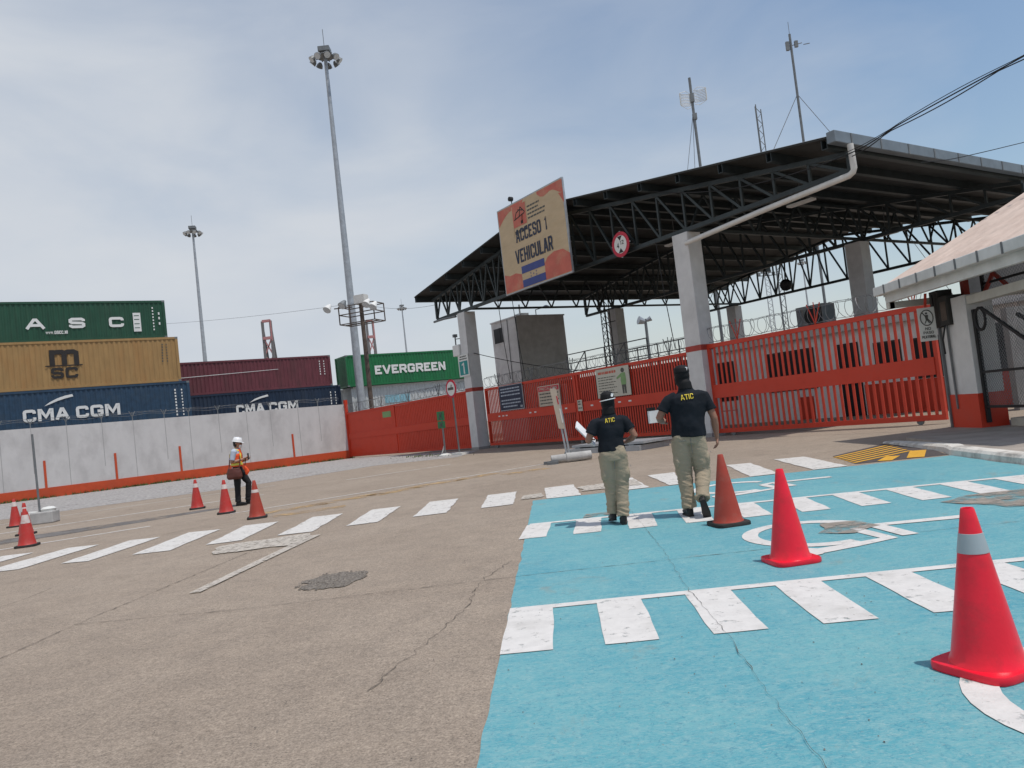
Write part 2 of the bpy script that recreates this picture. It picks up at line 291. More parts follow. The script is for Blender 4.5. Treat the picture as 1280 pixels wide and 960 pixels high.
class MB:
    def __init__(s): s.v, s.f, s.mi, s.cur = [], [], [], 0
    def mat(s, i): s.cur = i; return s
    def face(s, idx): s.f.append(tuple(idx)); s.mi.append(s.cur)
    def add(s, vs, fs):
        o = len(s.v); s.v += [Vector(v) for v in vs]
        for f in fs: s.face([o + i for i in f])
        return s
    def box(s, x0, x1, y0, y1, z0, z1):
        vs = [(x, y, z) for z in (z0, z1) for y in (y0, y1) for x in (x0, x1)]
        return s.add(vs, [(0, 2, 3, 1), (4, 5, 7, 6), (0, 1, 5, 4), (2, 6, 7, 3), (0, 4, 6, 2), (1, 3, 7, 5)])
    def bar(s, p, q, w, h=None, upv=(0, 0, 1)):
        h = h or w; p, q = Vector(p), Vector(q); t = (q - p).normalized(); u = Vector(upv)
        if abs(t.dot(u)) > .98: u = Vector((0, 1, 0))
        a = t.cross(u).normalized() * (w / 2); b = a.normalized().cross(t) * (h / 2)
        vs = [p - a - b, p + a - b, p + a + b, p - a + b, q - a - b, q + a - b, q + a + b, q - a + b]
        return s.add(vs, [(0, 1, 2, 3), (7, 6, 5, 4), (0, 4, 5, 1), (1, 5, 6, 2), (2, 6, 7, 3), (3, 7, 4, 0)])
    def tube(s, pts, r, n=6, caps=True):
        pts = [Vector(p) for p in pts]; o = len(s.v); k = len(pts)
        rr = r if isinstance(r, (list, tuple)) else [r] * k
        pu = None
        for i, p in enumerate(pts):
            t = (pts[min(i + 1, k - 1)] - pts[max(i - 1, 0)]).normalized()
            if pu is None: pu = Vector((0, 0, 1)) if abs(t.z) < .9 else Vector((1, 0, 0))
            a = pu.cross(t)
            a = a.normalized() if a.length > 1e-6 else Vector((1, 0, 0)); pu = t.cross(a).normalized()
            for j in range(n):
                an = 2 * math.pi * j / n; s.v.append(p + (a * math.cos(an) + pu * math.sin(an)) * rr[i])
        for i in range(k - 1):
            for j in range(n):
                j2 = (j + 1) % n; s.face((o + i * n + j, o + i * n + j2, o + (i + 1) * n + j2, o + (i + 1) * n + j))
        if caps:
            s.face([o + j for j in range(n)][::-1]); s.face([o + (k - 1) * n + j for j in range(n)])
        return s
    def lathe(s, prof, c=(0, 0, 0), n=24, axis='Z'):
        o = len(s.v); c = Vector(c); k = len(prof)
        for r, z in prof:
            for j in range(n):
                a = 2 * math.pi * j / n
                p = Vector((r * math.cos(a), r * math.sin(a), z))
                if axis == 'Y': p = Vector((p.x, p.z, p.y))
                if axis == 'X': p = Vector((p.z, p.x, p.y))
                s.v.append(c + p)
        for i in range(k - 1):
            for j in range(n):
                j2 = (j + 1) % n; s.face((o + i * n + j, o + i * n + j2, o + (i + 1) * n + j2, o + (i + 1) * n + j))
        s.face([o + j for j in range(n)][::-1]); s.face([o + (k - 1) * n + j for j in range(n)])
        return s
    def sheet(s, poly, z):
        o = len(s.v); s.v += [Vector((p[0], p[1], z)) for p in poly]; s.face(range(o, o + len(poly))); return s
    def slab(s, poly, z0, z1):
        n = len(poly); o = len(s.v)
        s.v += [Vector((p[0], p[1], z0)) for p in poly] + [Vector((p[0], p[1], z1)) for p in poly]
        s.face([o + i for i in range(n)][::-1]); s.face([o + n + i for i in range(n)])
        for i in range(n): j = (i + 1) % n; s.face((o + i, o + j, o + n + j, o + n + i))
        return s
    def plate(s, poly, y0, y1):                       # polygon in x,z extruded along y (faces -y)
        n = len(poly); o = len(s.v)
        s.v += [Vector((p[0], y0, p[1])) for p in poly] + [Vector((p[0], y1, p[1])) for p in poly]
        s.face([o + i for i in range(n)]); s.face([o + n + i for i in range(n)][::-1])
        for i in range(n): j = (i + 1) % n; s.face((o + j, o + i, o + n + i, o + n + j))
        return s
    def text(s, body, x0, z0, w, h, y, bold=.0, dep=.006):
        vs, fs = text_geo(body, bold, w, h)
        return s.add([(x0 + a, y - dep * .6 - .0005 * l, z0 + b) for a, b, l in vs], fs)
    def strip(s, pts, w, z):                          # flat ground strip along a polyline
        pts = [Vector((p[0], p[1])) for p in pts]; o = len(s.v); k = len(pts)
        ww = w if isinstance(w, (list, tuple)) else [w] * k
        for i, p in enumerate(pts):
            t = (pts[min(i + 1, k - 1)] - pts[max(i - 1, 0)]).normalized(); nrm = Vector((-t.y, t.x)) * ww[i] / 2
            s.v += [Vector((*(p + nrm), z)), Vector((*(p - nrm), z))]
        for i in range(k - 1): s.face((o + 2 * i, o + 2 * i + 1, o + 2 * i + 3, o + 2 * i + 2))
        return s
    def build(s, name, mats, parent=None, smooth=False, loc=None, rotz=None, bevel=0, fix=True):
        me = bpy.data.meshes.new(name); me.from_pydata(s.v, [], s.f)
        if not isinstance(mats, (list, tuple)): mats = [mats]
        for m in mats: me.materials.append(m)
        for p, i in zip(me.polygons, s.mi): p.material_index = i
        if fix or smooth:
            bm = bmesh.new(); bm.from_mesh(me)
            if fix: bmesh.ops.recalc_face_normals(bm, faces=bm.faces)
            if smooth:
                for f in bm.faces: f.smooth = True
                for e in bm.edges:
                    if len(e.link_faces) == 2 and e.calc_face_angle(0) > R(38): e.smooth = False
            bm.to_mesh(me); bm.free()
        ob = bpy.data.objects.new(name, me); COL.objects.link(ob)
        if parent: ob.parent = parent
        if loc is not None: ob.location = loc
        if rotz is not None: ob.rotation_euler.z = rotz
        if bevel:
            md = ob.modifiers.new('bevel', 'BEVEL'); md.width = bevel; md.segments = 2; md.limit_method = 'ANGLE'
        return ob

def tag(o, label=None, cat=None, group=None, kind=None):
    if label: o['label'] = label
    if cat: o['category'] = cat
    if group: o['group'] = group
    if kind: o['kind'] = kind
    return o
def thing(name, label, cat, loc=(0, 0, 0), rotz=0., group=None):
    o = bpy.data.objects.new(name, None); COL.objects.link(o); o.empty_display_size = .3
    o.location = loc; o.rotation_euler.z = rotz
    return tag(o, label, cat, group)
def struct(o): o['kind'] = 'structure'; return o
def dup(root, loc, rotz, label, parts=None):
    r = root.copy(); COL.objects.link(r); r.location = loc; r.rotation_euler.z = rotz; r['label'] = label
    for ch in list(root.children):
        c = ch.copy(); COL.objects.link(c); c.parent = r
        for g in list(ch.children):
            d_ = g.copy(); COL.objects.link(d_); d_.parent = c
    return r

# frames: gate front (x along the gate line to the right, y into the terminal) and wall (x into the terminal)
P1 = Vector((-2.02, 38.48, 0)); AZ = R(-33.5)
FV = Vector((math.sin(AZ), math.cos(AZ), 0)); DV = Vector((math.cos(AZ), -math.sin(AZ), 0))
RF, RW = R(-56.5), R(33.5)
def fa(s, d, z=0): return P1 - FV * s + DV * d + Vector((0, 0, z))
LU = Vector((math.cos(R(3)), -math.sin(R(3)), 0)); LV = Vector((math.sin(R(3)), math.cos(R(3)), 0))
def lot(u, v): p = LU * u + LV * v; return (p.x, p.y)

# ================================================================== ground and paint
struct(MB().sheet([(-2500, -400), (2500, -400), (2500, 3500), (-2500, 3500)], 0).build('ground', MT['ground'], fix=False))
g = MB(); gp = [fa(-13.3, -70), fa(3.4, -70), fa(3.4, -17), fa(4.0, -12.6), fa(2.8, -9.1), fa(1.9, -6.3), fa(4.6, -3.8), fa(1.0, -.6), fa(-13.3, -1.4)]
g.sheet([(p.x, p.y) for p in gp], .004); struct(g.build('gravel_verge', MT['gravel'], fix=False))
def rough_poly(poly, amp=.02, step=.25, seed=0):
    out = []
    for i in range(len(poly)):
        a, b = Vector(poly[i]), Vector(poly[(i + 1) % len(poly)]); n = max(1, int((b - a).length / step))
        for k in range(n):
            p = a.lerp(b, k / n); out.append((p.x + mnoise.noise(Vector((p.x * 3, p.y * 3, seed))) * amp, p.y + mnoise.noise(Vector((p.x * 3, p.y * 3, seed + 9))) * amp))
    return out
b = MB(); poly = [lot(-.45, -3), lot(6.05, -3), lot(6.1, 11.2), lot(6.22, 12.72), lot(-.54, 12.72)]
b.sheet(rough_poly(poly, .018, .05), .004); struct(b.build('blue_parking_area', MT['blue'], fix=False))
# crosswalk and stall markings
w = MB()
cw = [[(-1.38, 12.40), (-1.44, 14.42), (-.90, 14.5), (-.86, 12.46)], [(-2.45, 12.2), (-2.54, 14.36), (-2.0, 14.4), (-1.92, 12.3)],
      [(-3.47, 11.95), (-3.57, 14.06), (-3.04, 14.12), (-2.98, 12.04)], [(-4.47, 11.68), (-4.62, 13.92), (-4.08, 13.96), (-3.93, 11.7)],
      [(-5.51, 11.45), (-5.82, 13.7), (-5.2, 13.74), (-5.0, 11.56)], [(-6.53, 11.22), (-6.8, 13.55), (-6.2, 13.52), (-5.96, 11.25)],
      [(-7.55, 11.08), (-7.74, 13.3), (-7.2, 13.3), (-7.08, 11.04)], [(-8.75, 10.9), (-8.78, 13.15), (-8.22, 13.16), (-8.1, 10.95)],
      [(-9.9, 10.7), (-9.85, 13.0), (-9.3, 13.0), (-9.25, 10.75)],
      [(-.31, 12.74), (-.38, 14.6), (.18, 14.7), (.25, 12.74)], [(.93, 12.76), (.9, 14.7), (1.3, 14.8), (1.38, 12.78)], [(1.72, 12.76), (1.6, 14.9), (2.12, 14.95), (1.97, 12.8)],
      [(3.02, 12.76), (3.18, 15.25), (3.62, 15.15), (3.5, 12.78)], [(4.04, 12.76), (4.12, 15.35), (4.68, 15.25), (4.6, 12.78)]]
for i, q in enumerate(cw): w.sheet(rough_poly([lot(*p) for p in q], .03, .2, i), .009)
struct(w.build('crosswalk_markings', MT['paint_white'], fix=False))
w = MB()
for v0, wd, L in ((10.0, .11, 1.06), (5.70, .105, .98)):
    for k in range(20):
        u = -.497 + .632 * k - (.0 if v0 < 6 else .035)
        if u > 5.8: break
        top = v0 - .002 - (.05 * (u + .5) if v0 > 6 else .004 * u)
        u1 = min(u + .318, 6.05)
        dx = .0 if v0 < 6 else -.06
        w.sheet(rough_poly([lot(u, top - wd + .004), lot(u + dx, top - wd - L), lot(u1 + dx, top - wd - L), lot(u1, top - wd + .004)], .012, .12, k), .009)
    w.strip([lot(-.50 + .3 * k, v0 - wd / 2 - (.05 * (.3 * k) if v0 > 6 else .0012 * k)) for k in range(23)], wd, .0092)
struct(w.build('stall_markings', MT['paint_stall'], fix=False))
def wheelchair(mb, cu_, cv_, z=.009):
    def P(u, v): return lot(cu_ + u, cv_ + v)
    arc = [P(.56 * math.cos(a), .60 * math.sin(a)) for a in [R(35 + 255 * k / 26) for k in range(27)]]
    mb.strip(arc, .15, z)
    mb.strip([P(-.28, -.86), P(.10, -.74), P(.46, -.60), P(.38, -.10)], [.19, .15, .14, .13], z + .0006)
    mb.strip([P(.36, -.08), P(.58, .05), P(1.40, .02)], [.12, .13, .16], z + .0012)
    mb.strip([P(.60, .0), P(.66, -.56)], .15, z + .0018)
    head = [P(-.34 + .17 * math.cos(a), -.84 + .17 * math.sin(a)) for a in [R(360 * k / 14) for k in range(14)]]
    mb.sheet(head, z + .0024)
w = MB(); wheelchair(w, 2.26, 7.42); wheelchair(w, 2.2, 3.25); wheelchair(w, 2.5, 11.55)
struct(w.build('wheelchair_markings', MT['paint_stall'], fix=False))
w = MB()
w.strip([lot(-3.82, 7.62), lot(-3.78, 9.3), lot(-3.72, 11.2)], [.12, .14, .17], .0135)
w.sheet(rough_poly([lot(-4.9, 10.3), lot(-5.1, 11.1), lot(-3.9, 11.5), lot(-3.7, 10.4)], .12, .2), .0145)
w.sheet(rough_poly([lot(.3, 13.3), lot(.25, 14.1), lot(1.3, 14.4), lot(1.35, 13.3)], .1, .2), .0145)
w.sheet(rough_poly([lot(-.75, 13.0), lot(-.75, 13.6), lot(-.4, 13.7), lot(-.4, 13.0)], .08, .2), .0145)
struct(w.build('faded_patch_markings', MT['paint_faded'], fix=False))
w = MB()
for s_, d0, d1, wd in ((10.5, -42, -13.5, .16), (15.45, -44, -17.2, .15), (15.5, -15.6, -5.5, .12), (9.2, -10.5, -6.6, .14), (6.4, -40, -12, .1)):
    w.strip([tuple(fa(s_ + .05 * math.sin(k), d0 + (d1 - d0) * k / 12).to_2d()) for k in range(13)], wd, .005)
struct(w.build('lane_markings', MT['paint_lane'], fix=False))
w = MB(); w.strip([tuple(fa(13.2 + .25 * math.sin(k * .7), -46 + k * 2.4).to_2d()) for k in range(14)], [2.0, 2, 2.1, 2, 2, 2, 2, 1.9, 2, 1.9, 1.7, 1.4, 1.0, .4], .0045)
struct(w.build('dark_tyre_lane', MT['tyre_band'], fix=False))
w = MB()
for cx, cy, L_, ang in ((-5.0, 16.4, 1.6, .6), (-3.9, 17.3, 1.8, .7), (-3.0, 17.9, 1.4, .8), (-2.1, 18.9, 1.5, .8), (-1.2, 19.7, 1.4, .7), (.1, 19.6, 1.2, .5), (-4.3, 15.4, 1.4, .3)):
    dx, dy = math.cos(ang) * L_ / 2, math.sin(ang) * L_ / 2; nx, ny = -math.sin(ang) * .28, math.cos(ang) * .28
    w.sheet(rough_poly([(cx - dx - nx, cy - dy - ny), (cx + dx - nx, cy + dy - ny), (cx + dx + nx, cy + dy + ny), (cx - dx + nx, cy - dy + ny)], .12, .2), .0065)
struct(w.build('faded_yellow_markings', MT['paint_yellow_faded'], fix=False))
# joints and cracks
w = MB()
def jag(pts, amp, step, seed):
    out = []
    for a, b_ in zip(pts[:-1], pts[1:]):
        a, b_ = Vector(a), Vector(b_); n = max(2, int((b_ - a).length / step))
        for k in range(n):
            p = a.lerp(b_, k / n); out.append((p.x + mnoise.noise(Vector((p.x * 9, p.y * 9, seed))) * amp, p.y + mnoise.noise(Vector((p.x * 5, p.y * 5, seed + 5))) * amp))
    out.append(tuple(pts[-1])); return out
def crackline(pts, wd, amp, seed, z=.0065):
    q = jag(pts, amp * .45, .035, seed); w.strip(q, [wd * .30 * (.2 + 1.6 * abs(mnoise.noise(Vector((p[0] * 9, p[1] * 9, 3 + seed))))) for p in q], z)
crackline([lot(-4.46, 2.0), lot(-4.46, 5.75), lot(-4.48, 6.72), lot(-4.39, 8.4), lot(-4.3, 10.5)], .042, .05, 1)
crackline([lot(-4.48, 6.72), lot(-2.93, 6.64), lot(-.55, 6.82), lot(3.4, 6.95), lot(6.0, 7.0)], .032, .03, 2)
crackline([lot(-14, 6.6), lot(-9, 6.75), lot(-4.48, 6.72)], .014, .03, 12)
crackline([lot(-.6, 7.6), lot(-.83, 6.75), lot(-.85, 5.87), lot(-.97, 5.19), lot(-1.11, 4.65), lot(-1.2, 4.2)], .022, .10, 3)
crackline([lot(.82, 13.0), lot(.83, 10), lot(.85, 7.26), lot(.81, 5.94), lot(.84, 4.66), lot(.82, 3.63), lot(.84, 1.5)], .014, .05, 4, .0135)
crackline([lot(-2.42, 3.60), lot(-2.30, 3.72), lot(-2.2, 3.73)], .012, .02, 5)
crackline([lot(3.6, 12.4), lot(4.1, 11.0), lot(5.2, 9.2), lot(5.9, 8.3)], .016, .04, 6, .0105)
crackline([lot(-6.2, 7.6), lot(-6.12, 8.3), lot(-6.2, 8.9)], .03, .03, 7)
for s_ in (-3, 4.5): crackline([tuple(fa(15.5 - s_ * 1.0, -3).to_2d()), tuple(fa(15.5 - s_, -22).to_2d())], .02, .05, 8 + s_)
struct(w.build('pavement_cracks', MT['crack'], fix=False))
w = MB()
for q in ([(3.9, 8.35), (4.3, 8.62), (5.2, 8.66), (5.6, 8.2), (5.0, 7.5), (4.2, 7.7)], [(2.3, 7.35), (2.5, 7.85), (2.75, 7.75), (2.9, 7.4), (2.6, 7.2)], [(.2, 10.0), (.25, 10.35), (.75, 10.3), (.7, 10.12)]):
    w.sheet(rough_poly([lot(*p) for p in q], .09, .06, 3), .0125)
struct(w.build('worn_paint_patches', MT['bare_patch'], fix=False))
ph = [lot(-2.36 + .31 * math.cos(a) * (1 + .45 * mnoise.noise(Vector((math.cos(a) * 2, math.sin(a) * 2, 1)))), 7.55 + .40 * math.sin(a) * (1 + .45 * mnoise.noise(Vector((math.cos(a) * 2, math.sin(a) * 2, 4))))) for a in [2 * math.pi * k / 40 for k in range(40)]]
w = MB(); w.sheet(rough_poly(ph, .03, .05), .007); struct(w.build('pothole_patch', MT['aggregate'], fix=False))
# loose grit, leaves and pebbles
w = MB()
def pebble(x, y, r, z=.0):
    k = 5; a0 = random.random() * 6; base = [(x + r * math.cos(a0 + 2 * math.pi * j / k) * random.uniform(.6, 1.2), y + r * math.sin(a0 + 2 * math.pi * j / k) * random.uniform(.6, 1.2), z) for j in range(k)]
    w.add(base + [(x, y, z + r * .7)], [(j, (j + 1) % k, k) for j in range(k)])
for i in range(420):
    y = random.uniform(1.7, 14) if i % 2 else random.uniform(1.8, 5.5); x = random.uniform(-.8 * y, .75 * y)
    pebble(x, y, random.choice((.003, .004, .005, .006)), .008)
for i in range(170):
    a = random.random() * 6.28; rr = random.random() ** .5
    p = lot(-2.38 + .36 * rr * math.cos(a), 7.55 + .42 * rr * math.sin(a)); pebble(p[0], p[1], random.uniform(.008, .02), .007)
tag(w.build('loose_grit', MT['aggregate'], fix=False), 'small stones and grit scattered over the yard', 'grit', kind='stuff')
# ramp with yellow hatching, kerb, pavement
w = MB(); rp = [(4.8, 12.98), (5.05, 14.75), (6.62, 16.2), (6.66, 14.5), (6.22, 12.86)]
w.sheet([lot(*p) for p in rp], .0045); struct(w.build('ramp_surface', MT['asphalt'], fix=False))
w = MB()
for k in range(6):
    t = k / 6
    a = Vector(lot(4.82, 13.1)).lerp(Vector(lot(5.0, 14.7)), t * .95 + .03); b_ = Vector(lot(6.2, 14.1)).lerp(Vector(lot(6.6, 16.15)), t * .95 + .03)
    w.strip([tuple(a), tuple(b_)], .088, .0095)
w.strip([lot(5.25, 12.95), lot(5.65, 13.55)], .22, .0105); w.strip([lot(5.75, 12.95), lot(6.3, 14.05)], .26, .0105)
struct(w.build('ramp_hatching', MT['paint_yellow'], fix=False))
w = MB()
kerb = [(6.08, -4), (6.1, 5), (6.12, 11), (6.22, 12.8), (6.42, 13.4), (6.6, 15.6), (6.66, 16.4)]
prof = [(0, .0), (.012, .085), (.05, .125), (.12, .132), (.24, .132), (.26, 0)]
o = 0; kp = jag([lot(*p) for p in kerb], .025, .25, 3)
for i, p in enumerate(kp):
    t = (Vector(kp[min(i + 1, len(kp) - 1)]) - Vector(kp[max(i - 1, 0)])).normalized(); nr = Vector((t.y, -t.x))
    tp = 1 - .75 * max(0, min(1, (i - len(kp) + 13) / 12))
    for a, z in prof: w.v.append(Vector((p[0] + nr.x * a, p[1] + nr.y * a, z * tp)))
n = len(prof)
for i in range(len(kp) - 1):
    for j in range(n - 1): w.face((i * n + j, i * n + j + 1, (i + 1) * n + j + 1, (i + 1) * n + j))
struct(w.build('kerb', MT['kerb'], fix=False, smooth=False))
w = MB(); pv = [lot(6.3, -4), lot(6.34, 12.8), lot(6.64, 13.4), lot(6.84, 15.7), lot(8.6, 17.4), lot(16, 17.6), lot(16, -4)]
w.slab([p for p in pv], -.1, .122); struct(w.build('pavement', MT['pavement']))

# ================================================================== perimeter wall on the left
wall = thing('perimeter_wall', 'long grey-white concrete wall with orange-red base below the containers', 'wall', fa(-13.3, 0), RW)
L0, L1 = -75.0, -1.45
def wtop(d): return 3.42 + .0125 * max(0, -d)
w = MB(); w.plate([(L0, .0), (L1, .0), (L1, wtop(L1)), (L0, wtop(L0))], 0, .2); w.build('wall_panel', MT['wall_white'], wall)
w = MB(); w.box(L0, L1 - .02, -.035, -.001, 0, .52); w.build('orange_base', MT['orange'], wall)
for d in (-18.05, -14.78, -11.53, -8.3, -5.12, -21.3, -24.6, -27.9): w = MB().box(d - .055, d + .055, -.03, -.002, .52, 1.92); w.build('red_stripe', MT['orange'], wall)
jd = [-3.33, -4.63, -6.32, -7.72, -9.29, -10.88, -12.17, -13.77, -15.28, -16.93, -18.52, -19.88] + [-21.4 - 1.5 * k for k in range(12)]
w = MB()
for i, d in enumerate(jd): w.box(d - .014, d + .014, -.004, .002, .52 if i % 2 else 1.3, wtop(d) - .01)
w.build('panel_joint', MT['wall_joint'], wall)
for d in jd[:14]:
    w = MB(); z = wtop(d)
    w.bar((d, .08, z - .05), (d, .08, z + .22), .04); w.bar((d, .08, z + .2), (d - .16, -.03, z + .5), .03); w.bar((d, .08, z + .2), (d + .16, .2, z + .5), .03); w.bar((d, .08, z + .2), (d, .08, z + .46), .02)
    w.build('barb_arm', MT['galv_dark'], wall)
w = MB()
for off, hh in ((-.12, .42), (.12, .44), (0, .3)):
    pts = []
    for k in range(120):
        d = L1 - .5 - k * .3; pts.append((d, .08 + off * .8, wtop(d) + hh + .05 * math.sin(k * .9 + off * 9)))
    w.tube(pts, .008, 3)
w.build('barbed_wire', MT['wire'], wall)
w = MB()
for i in range(520):
    d = random.uniform(-34, L1) if i % 3 else random.choice([-2.5, -7, -12.5, -14, -19]) + random.gauss(0, .8)
    if d > L1 - .1: continue
    y = -.06 - abs(random.gauss(0, .16)); p0 = fa(-13.3, d)
    for k in range(4):
        q = p0 - FV * (-y) + Vector((random.gauss(0, .07), random.gauss(0, .07), 0)); h = random.uniform(.04, .17); a = random.random() * 6
        e = Vector((math.cos(a), math.sin(a), 0)) * .03; tip = q + Vector((random.gauss(0, .06), random.gauss(0, .06), h))
        w.add([q - e, q + e, tip], [(0, 1, 2)])
for i in range(160):
    q = fa(random.gauss(-1.0, 1.6), random.gauss(-2.6, .35)); h = random.uniform(.02, .09); a = random.random() * 6; e = Vector((math.cos(a), math.sin(a), 0)) * .03
    w.add([q - e, q + e, q + Vector((random.gauss(0, .04), random.gauss(0, .04), h))], [(0, 1, 2)])
tag(w.build('weeds', MT['grass'], fix=False), 'sparse weeds growing along the foot of the wall and gate', 'weeds', kind='stuff')

# ================================================================== gates
def bars(mb, x0, x1, z0, z1, step, wd=.055, dp=.03, y=0, z0r=None, z1r=None):
    n = int((x1 - x0) / step)
    for k in range(n + 1):
        x = x0 + (x1 - x0) * k / n; t = k / n
        zz = z0 if z0r is None else z0 + (z0r - z0) * t; zt = z1 if z1r is None else z1 + (z1r - z1) * t
        mb.box(x - wd / 2, x + wd / 2, y - dp / 2, y + dp / 2, zz, zt)
def razor(label, p, length, rotz, z, rad=.24, zr=None, seed=0, posts=True, postm='red'):
    t = thing('razor_wire', label, 'razor wire', (p.x, p.y, z), rotz, 'razor wire coils on the gates')
    rnd = random.Random(seed); pts = []; turns = length / .3; n = int(turns * 13); ph_ = rnd.random() * 6
    for k in range(n):
        u = k / n; a = 2 * math.pi * turns * u + ph_; r = rad * (1 + .12 * mnoise.noise(Vector((u * length, seed, 0))))
        zz = 0 if zr is None else zr * u
        pts.append((u * length + .1 * math.sin(a * .5 + seed), r * math.cos(a) * .9, zz + rad + .03 + r * math.sin(a)))
    w = MB(); w.tube(pts, .0085, 3); w.build('coil', MT['wire'], t)
    w = MB(); dz = zr or 0
    for hh, yy in ((.05, .02), (.5, -.02), (.55, .12)): w.tube([(length * k / 20, yy, hh + dz * k / 20 + .015 * math.sin(k * 2.1)) for k in range(21)], .009, 3)
    w.build('support_wire', MT['wire'], t)
    if posts:
        k = 1.2
        while k < length:
            zz = dz * k / length
            w = MB(); w.bar((k, 0, zz), (k - .22, .0, zz + .62), .024); w.bar((k, 0, zz), (k + .22, .0, zz + .62), .024); w.bar((k, .02, zz), (k, .02, zz + .66), .02); w.build('support_bracket', MT[postm], t); k += 2.9
    return t
gm = thing('sliding_gate', 'long red barred gate hung with notices between the two white columns', 'gate', fa(.55, .42), RF, 'red vehicle gates')
GL = 14.75
w = MB(); w.box(0, GL, -.05, .05, .14, .26); w.box(0, GL, -.05, .05, 2.86, 2.98)
for x in (0, 7.38, GL - .1): w.box(x, x + .1, -.055, .055, .262, 2.858)
w.box(7.2, 7.31, -.056, .056, .262, 2.858); w.build('frame', MT['red'], gm)
w = MB(); bars(w, .22, 7.1, .262, 2.858, .135, .066); bars(w, 7.6, GL - .2, .262, 2.858, .135, .066); w.build('bar_panel', MT['red'], gm)
w = MB(); w.box(.1, 7.19, -.075, -.03, 1.32, 1.72); w.box(7.49, GL - .1, -.075, -.03, 1.32, 1.72); w.build('middle_band', MT['red'], gm)
for i, x in enumerate((1.1, 1.45, 1.75, 3.75, 4.15, 6.0, 6.45, 8.2, 9.9, 10.5, 12.6, 13.1)): w = MB().box(x, x + .16, -.082, -.0765, 1.5, 1.56); w.build('reflector', MT['sign_white'], gm)
for x in (.6, 7.3, 13.9): w = MB().lathe([(.06, -.03), (.1, -.03), (.1, .03), (.06, .03)], (x, 0, .1), 14, 'Y'); w.build('wheel', MT['galv_dark'], gm)
gm2 = thing('sliding_gate', 'red barred gate with one wide blank band between the column and right pillar', 'gate', fa(15.3, .32), RF, 'red vehicle gates')
GL2 = 7.6
w = MB(); w.box(0, GL2, -.05, .05, .10, .24); w.box(0, GL2, -.05, .05, 2.96, 3.10); w.box(0, .12, -.055, .055, .242, 2.958); w.box(GL2 - .1, GL2, -.055, .055, .242, 2.958); w.build('frame', MT['red'], gm2)
w = MB(); bars(w, .3, GL2 - .25, .242, 2.958, .20, .074); w.build('bar_panel', MT['red'], gm2)
w = MB(); w.box(.12, GL2 - .1, -.085, -.03, 1.27, 1.72); w.build('middle_band', MT['red'], gm2)
for x in (.7, 6.9): w = MB().lathe([(.04, -.03), (.09, -.03), (.09, .03), (.04, .03)], (x, 0, .09), 14, 'Y'); w.build('wheel', MT['galv_dark'], gm2)
w = MB(); w.box(.3, .95, -.02, .02, .8, .83); w.box(.92, .95, -.045, -.02, .72, .9); w.build('latch_bar', MT['red_dark'], gm2)
a = fa(-13.25, -1.55); b_ = fa(-.45, .35); g0 = b_ - a; ga = math.atan2(g0.y, g0.x); GL0 = g0.length
gm0 = thing('sliding_gate', 'red gate at the end of the white wall, its far part sheeted solid', 'gate', a, ga, 'red vehicle gates')
def z0t(x): return 2.86 + .17 * x / GL0
w = MB()
for x in (0., 5.4, GL0 - .12): w.box(x, x + .12, -.05, .05, .1, z0t(x))
w.plate([(.12, .1), (GL0 - .12, .08), (GL0 - .12, .2), (.12, .22)], -.05, .05); w.plate([(.12, z0t(0) - .1), (GL0 - .12, z0t(GL0) - .1), (GL0 - .12, z0t(GL0)), (.12, z0t(0))], -.052, .052); w.build('frame', MT['red'], gm0)
w = MB(); w.plate([(.12, .22), (5.4, .21), (5.4, z0t(5) - .1), (.12, z0t(0) - .1)], -.02, .02); w.build('sheet_panel', MT['red'], gm0)
w = MB(); bars(w, 5.65, GL0 - .2, .21, z0t(5) - .1, .155, .128, .03, 0, .2, z0t(GL0) - .1); w.build('bar_panel', MT['red'], gm0)
w = MB(); w.plate([(.12, 1.2), (GL0 - .12, 1.28), (GL0 - .12, 1.68), (.12, 1.55)], -.065, -.025); w.build('middle_band', MT['red'], gm0)
w = MB(); w.box(4.2, 5.1, -.03, -.022, 2.25, 2.6); w.build('notice', MT['olive'], gm0)
w = MB(); w.box(-.1, .06, -.1, .1, 0, 3.7); w.build('gate_post', MT['red'], gm0)
razor('coiled razor wire along the notice-hung middle gate', fa(.6, .42), 14.5, RF, 2.98, seed=1, postm='galv_dark')
razor('coiled razor wire along the right gate with the wide band', fa(15.4, .32), 7.4, RF, 3.1, rad=.26, seed=2)
razor('coiled razor wire along the left, part-sheeted gate', a, GL0 - .4, ga, 2.88, zr=.16, seed=3, postm='galv_dark')

# notices on the gates
def notice(name, label, s0, z0, wd, h, d=.30):
    return thing(name, label, 'sign', fa(s0, d, z0), RF, 'notices fixed to the middle gate'), wd, h
rl = random.Random(5)
def dashes(mb, x0, x1, z, h, y, rnd=rl):
    """an illegible line of small writing: word-length marks joined along a hairline baseline"""
    x = x0; mb.box(x0, x1, y - .002, y, z + h * .42, z + h * .5)
    while x < x1 - .04:
        l = min(rnd.uniform(.05, .2), x1 - x); mb.box(x, x + l, y - .004, y - .0022, z, z + h); x += l + .035
def lines(parent, m, rows, y=-.001):
    for x0, x1, z, h in rows: q = MB(); dashes(q, x0, x1, z, h, y); q.build('writing_line', m, parent)
t, W_, H_ = notice('notice_board', 'navy notice board with lines of pale writing on the middle gate', 2.0, 1.79, 1.97, 1.13)
w = MB(); w.box(0, W_, 0, .03, 0, H_); w.build('board', MT['navy'], t)
lines(t, MT['text_grey'], [(.14 + .12 * (i > 4), W_ - .2 - .3 * (i > 4), z, .06) for i, z in enumerate((.96, .82, .66, .42, .27, .12))])
